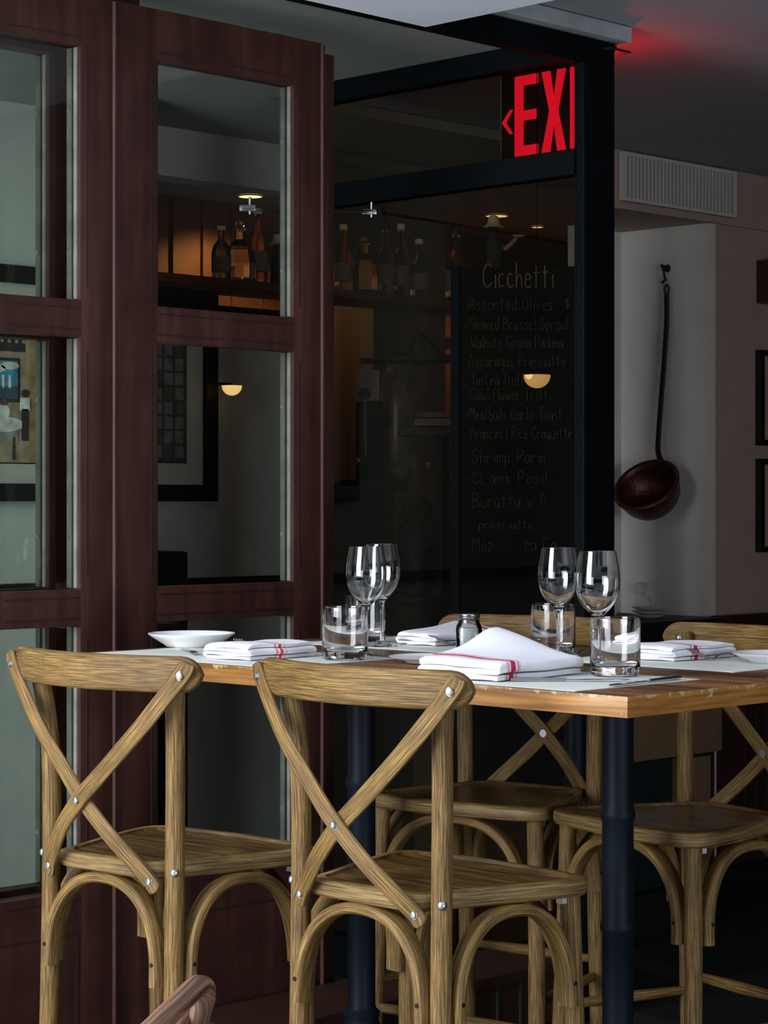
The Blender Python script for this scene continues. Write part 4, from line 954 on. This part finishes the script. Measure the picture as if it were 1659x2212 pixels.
# topiary
pc = cam_pt(900, 1300, 7.0); t = thing('potted_topiary', 'dark conical potted shrub behind the partition glass', 'plant', (pc.x, pc.y, 0))
obj('pot', lathe(bmesh.new(), [(0, .55), (.08, .55), (.10, pc.z-.01), (.11, pc.z+.0), (.11, pc.z+.02), (.09, pc.z+.02), (0, pc.z)], 24), 'blackwood', t)
obj('pot_stand', B(-.12, .12, -.12, .12, .0, .55), 'blackwood', t, smooth=False)
bm = bmesh.new(); hh = 210*7.0/FPX; random.seed(3)
for i in range(900):
    u = random.random()**.8; a_ = random.random()*2*PI; rr = .062*math.sqrt(max(.02, 1-((u-.40)/.62)**2))*(.8+.25*random.random()); z_ = pc.z+.02+u*hh
    cc = Vector((rr*math.cos(a_), rr*math.sin(a_), z_)); ax = Vector((math.cos(a_), math.sin(a_), .6)).normalized(); sd = ax.cross(Vector((random.random()-.5, random.random()-.5, 1))).normalized()*.007; ln = ax*.018
    bm.faces.new([bm.verts.new(v) for v in (cc, cc+sd+ln*.5, cc+ln, cc-sd+ln*.5)])
obj('foliage', bm, 'leaf', t, smooth=False)
lathe_c = lathe(bmesh.new(), [(0, pc.z), (.045, pc.z+.03), (.055, pc.z+hh*.4), (.04, pc.z+hh*.75), (0, pc.z+hh*.97)], 16); obj('core', lathe_c, 'leaf', t)

# ---------------------------------------------------------------- menu board with chalk handwriting
BD = 6.15
bt = cam_pt(1140, 575, BD); W_b = .40
t = thing('menu_board', 'black chalkboard menu with handwritten list behind the partition glass', 'menu board', (bt.x, bt.y, 0), A-PI/2)
obj('slate', B(-.215, .215, 0, .02, .55, bt.z, bev=.002), 'board', t)
bm = bmesh.new(); box(bm, -.20, -.18, .02, .04, 0, bt.z-.02); box(bm, .22, .24, .02, .04, 0, bt.z-.02); obj('stand_leg', bm, 'blackwood', t, smooth=False)
GL = {
 'A': [[(0, 0), (2.2, 10), (4.6, 0)], [(1, 3.8), (3.8, 4)]], 'B': [[(0, 0), (.4, 10), (3.4, 9), (3.2, 6), (.6, 5.2), (4, 4.2), (4, 1), (0, 0)]], 'C': [[(4.6, 8.4), (3, 9.8), (.8, 7.5), (.3, 3.5), (1.4, .6), (3.2, .4), (4.8, 2)]],
 'F': [[(.6, 0), (.6, 10), (4.6, 10)], [(.6, 5.4), (3.6, 5.6)]], 'G': [[(4.8, 8.5), (2.8, 9.8), (.5, 7), (.4, 2.5), (2.4, .2), (4.4, 1.4), (4.4, 4.2), (2.8, 4.2)]], 'L': [[(.6, 8), (.3, .2), (3.6, .5)]],
 'M': [[(0, 0), (.6, 10), (2.6, 4), (4.4, 10), (5, 0)]], 'O': [[(2.4, 10), (.5, 8), (.3, 3), (2, .1), (4, 2.6), (4, 7.6), (2.4, 10)]], 'P': [[(.6, 0), (.8, 10), (3.6, 9.4), (4.2, 7), (3, 5), (.7, 4.8)]],
 'R': [[(.3, 0), (.5, 10), (3.4, 9.2), (3.4, 6), (.6, 5), (4.2, 0)]], 'S': [[(4.2, 8.6), (2.6, 10), (.8, 8.4), (1.4, 6), (3.8, 4.2), (4, 1.6), (2.2, 0), (.2, 1.4)]], 'T': [[(0, 9.8), (5, 10)], [(2.4, 9.9), (2.6, 0)]],
 'W': [[(0, 9.6), (1, 0), (2.4, 6), (3.8, 0), (5, 10)]], 'a': [[(3.2, 5.2), (1.4, 6), (.2, 3.4), (.8, .4), (2.4, .8), (3.2, 5)], [(3.2, 5.6), (3.5, .2)]], 'b': [[(.3, 10), (.4, .3), (2.4, 0), (3.4, 2.6), (2.4, 5), (.5, 4)]],
 'c': [[(3, 5), (1.4, 5.8), (.3, 3.2), (1.2, .4), (3.2, 1)]], 'd': [[(3.2, 4.6), (1.2, 5.4), (.3, 2.4), (1.4, .2), (3.2, 1.4)], [(3.4, 10), (3.5, 0)]], 'e': [[(.4, 3), (3, 3.6), (2.4, 5.8), (.8, 5), (.4, 1.6), (1.8, 0), (3.4, 1)]],
 'f': [[(3.4, 9), (2, 10), (1.4, 7), (1.2, -1.5)], [(0, 5), (3, 5.2)]], 'g': [[(3.2, 5), (1, 5.6), (.3, 2.6), (1.6, .6), (3.2, 2), (3.4, 5.2), (3.4, -2.6), (1.2, -3)]], 'h': [[(.4, 10), (.4, 0)], [(.4, 3.6), (2, 5.4), (3, 4), (3.2, 0)]],
 'i': [[(1, 5.4), (1.1, 0)], [(1, 7.4), (1.2, 7.7)]], 'l': [[(1, 10), (1.1, 0)]], 'm': [[(.2, 5.6), (.3, 0)], [(.3, 4), (1.4, 5.4), (2, 4), (2, 0)], [(2, 4), (3.2, 5.4), (3.9, 4), (4, 0)]], 'n': [[(.3, 5.6), (.3, 0)], [(.3, 3.6), (2, 5.5), (3, 4), (3.1, 0)]],
 'o': [[(1.8, 5.6), (.4, 4), (.5, 1.2), (1.8, 0), (3.2, 1.6), (3.2, 4.2), (1.8, 5.6)]], 'p': [[(.4, 5.6), (.3, -3)], [(.4, 4), (2, 5.6), (3.4, 3.6), (2.4, .6), (.4, 1)]], 'q': [[(3.2, 5), (1, 5.6), (.3, 2.6), (1.6, .6), (3.2, 2)], [(3.4, 5.6), (3.4, -3)]],
 'r': [[(.4, 5.6), (.4, 0)], [(.4, 3.4), (1.6, 5.4), (2.8, 5)]], 's': [[(3, 5), (1.4, 5.8), (.6, 4.4), (2.8, 2.4), (2.4, .2), (.4, .6)]], 't': [[(1.4, 9), (1.5, 0)], [(0, 6.2), (3.2, 6.4)]], 'u': [[(.3, 5.6), (.5, .8), (2, 0), (3.1, 1.6), (3.2, 5.6)], [(3.2, 2), (3.4, 0)]],
 'v': [[(.2, 5.6), (1.6, 0), (3.2, 5.6)]], 'w': [[(.2, 5.6), (1, 0), (2, 4.4), (3, 0), (4, 5.6)]], 'z': [[(.3, 5.4), (3.2, 5.6), (.3, .2), (3.4, .2)]], '$': [[(3.6, 7.6), (1.4, 8.4), (.6, 6.2), (3.4, 4), (2.8, 1.6), (.4, 2)], [(2, 10), (2, 0)]],
 '(': [[(2.4, 10.5), (.6, 7), (.6, 2), (2.2, -1.5)]], '*': [[(0, 3.6), (.6, 4.2)]]}
def write(txt, px, py, hpx, wpx, mat='chalk', nm='menu_line', r_=.0011):
    """letters on the board surface: baseline start and size measured in the photo, converted to metres at the board"""
    k = BD/FPX; p0 = cam_pt(px, py, BD)-Vector((bt.x, bt.y, 0)); u0 = p0.dot(Vector((SS, -CC, 0))); z0 = p0.z; hs_ = hpx*k/10
    adv = {'i': 2.4, 'l': 2.4, 'm': 5.2, 'w': 5.0, ' ': 3.6, 'M': 6.2, 'W': 6.2, '*': 2.0, 'O': 5.4, 'G': 6}
    tot = sum(adv.get(c_, 4.6 if c_.islower() else 5.8) for c_ in txt); ws = wpx*k/tot
    bm = bmesh.new(); u = u0
    for c_ in txt:
        for st_ in GL.get(c_, []):
            P = [(u+(x_+random.uniform(-.12, .12))*ws, y_*hs_+random.uniform(-.15, .15)*hs_) for x_, y_ in st_]
            P = [Vector((a_, -.0008, z0+b_)) for a_, b_ in P]
            if len(P) > 2: P = catmull(P, 3)
            sweep(bm, P, circ(r_, 5), (0, 1, 0))
        u += adv.get(c_, 4.6 if c_.islower() else 5.8)*ws
    obj(nm, bm, mat, t, smooth=True)
    print('line', txt)
write('Cicchetti', 1042, 622, 54, 158, 'chalk_y', 'menu_title', .0017)
for (txt, px, py, h, w) in (('*Assorted Olives', 1006, 670, 28, 190), ('$', 1220, 668, 26, 16), ('*Shaved Brussel Sprout', 1010, 712, 27, 222), ('Walnuts Grana Padana', 1018, 752, 27, 200), ('*Asparagus Prosciutto', 1008, 792, 27, 215),
        ('Tostina Truffle', 1018, 832, 26, 130), ('*Cauliflower fritti', 1010, 864, 26, 182), ('*Meatballs Garlic Toast', 1010, 908, 29, 206), ('*Arancini (Rice Croquette', 1012, 948, 27, 225), ('*Shrimp Parm', 1012, 1000, 29, 168), ('*CLams Posil', 1012, 1045, 27, 172),
        ('*Buratta w A', 1014, 1096, 30, 170), ('prosciutto', 1034, 1142, 22, 120), ('*Moz      ea Ca', 1014, 1190, 30, 190)): write(txt, px, py, h, w)
print('script done', len(bpy.data.objects))
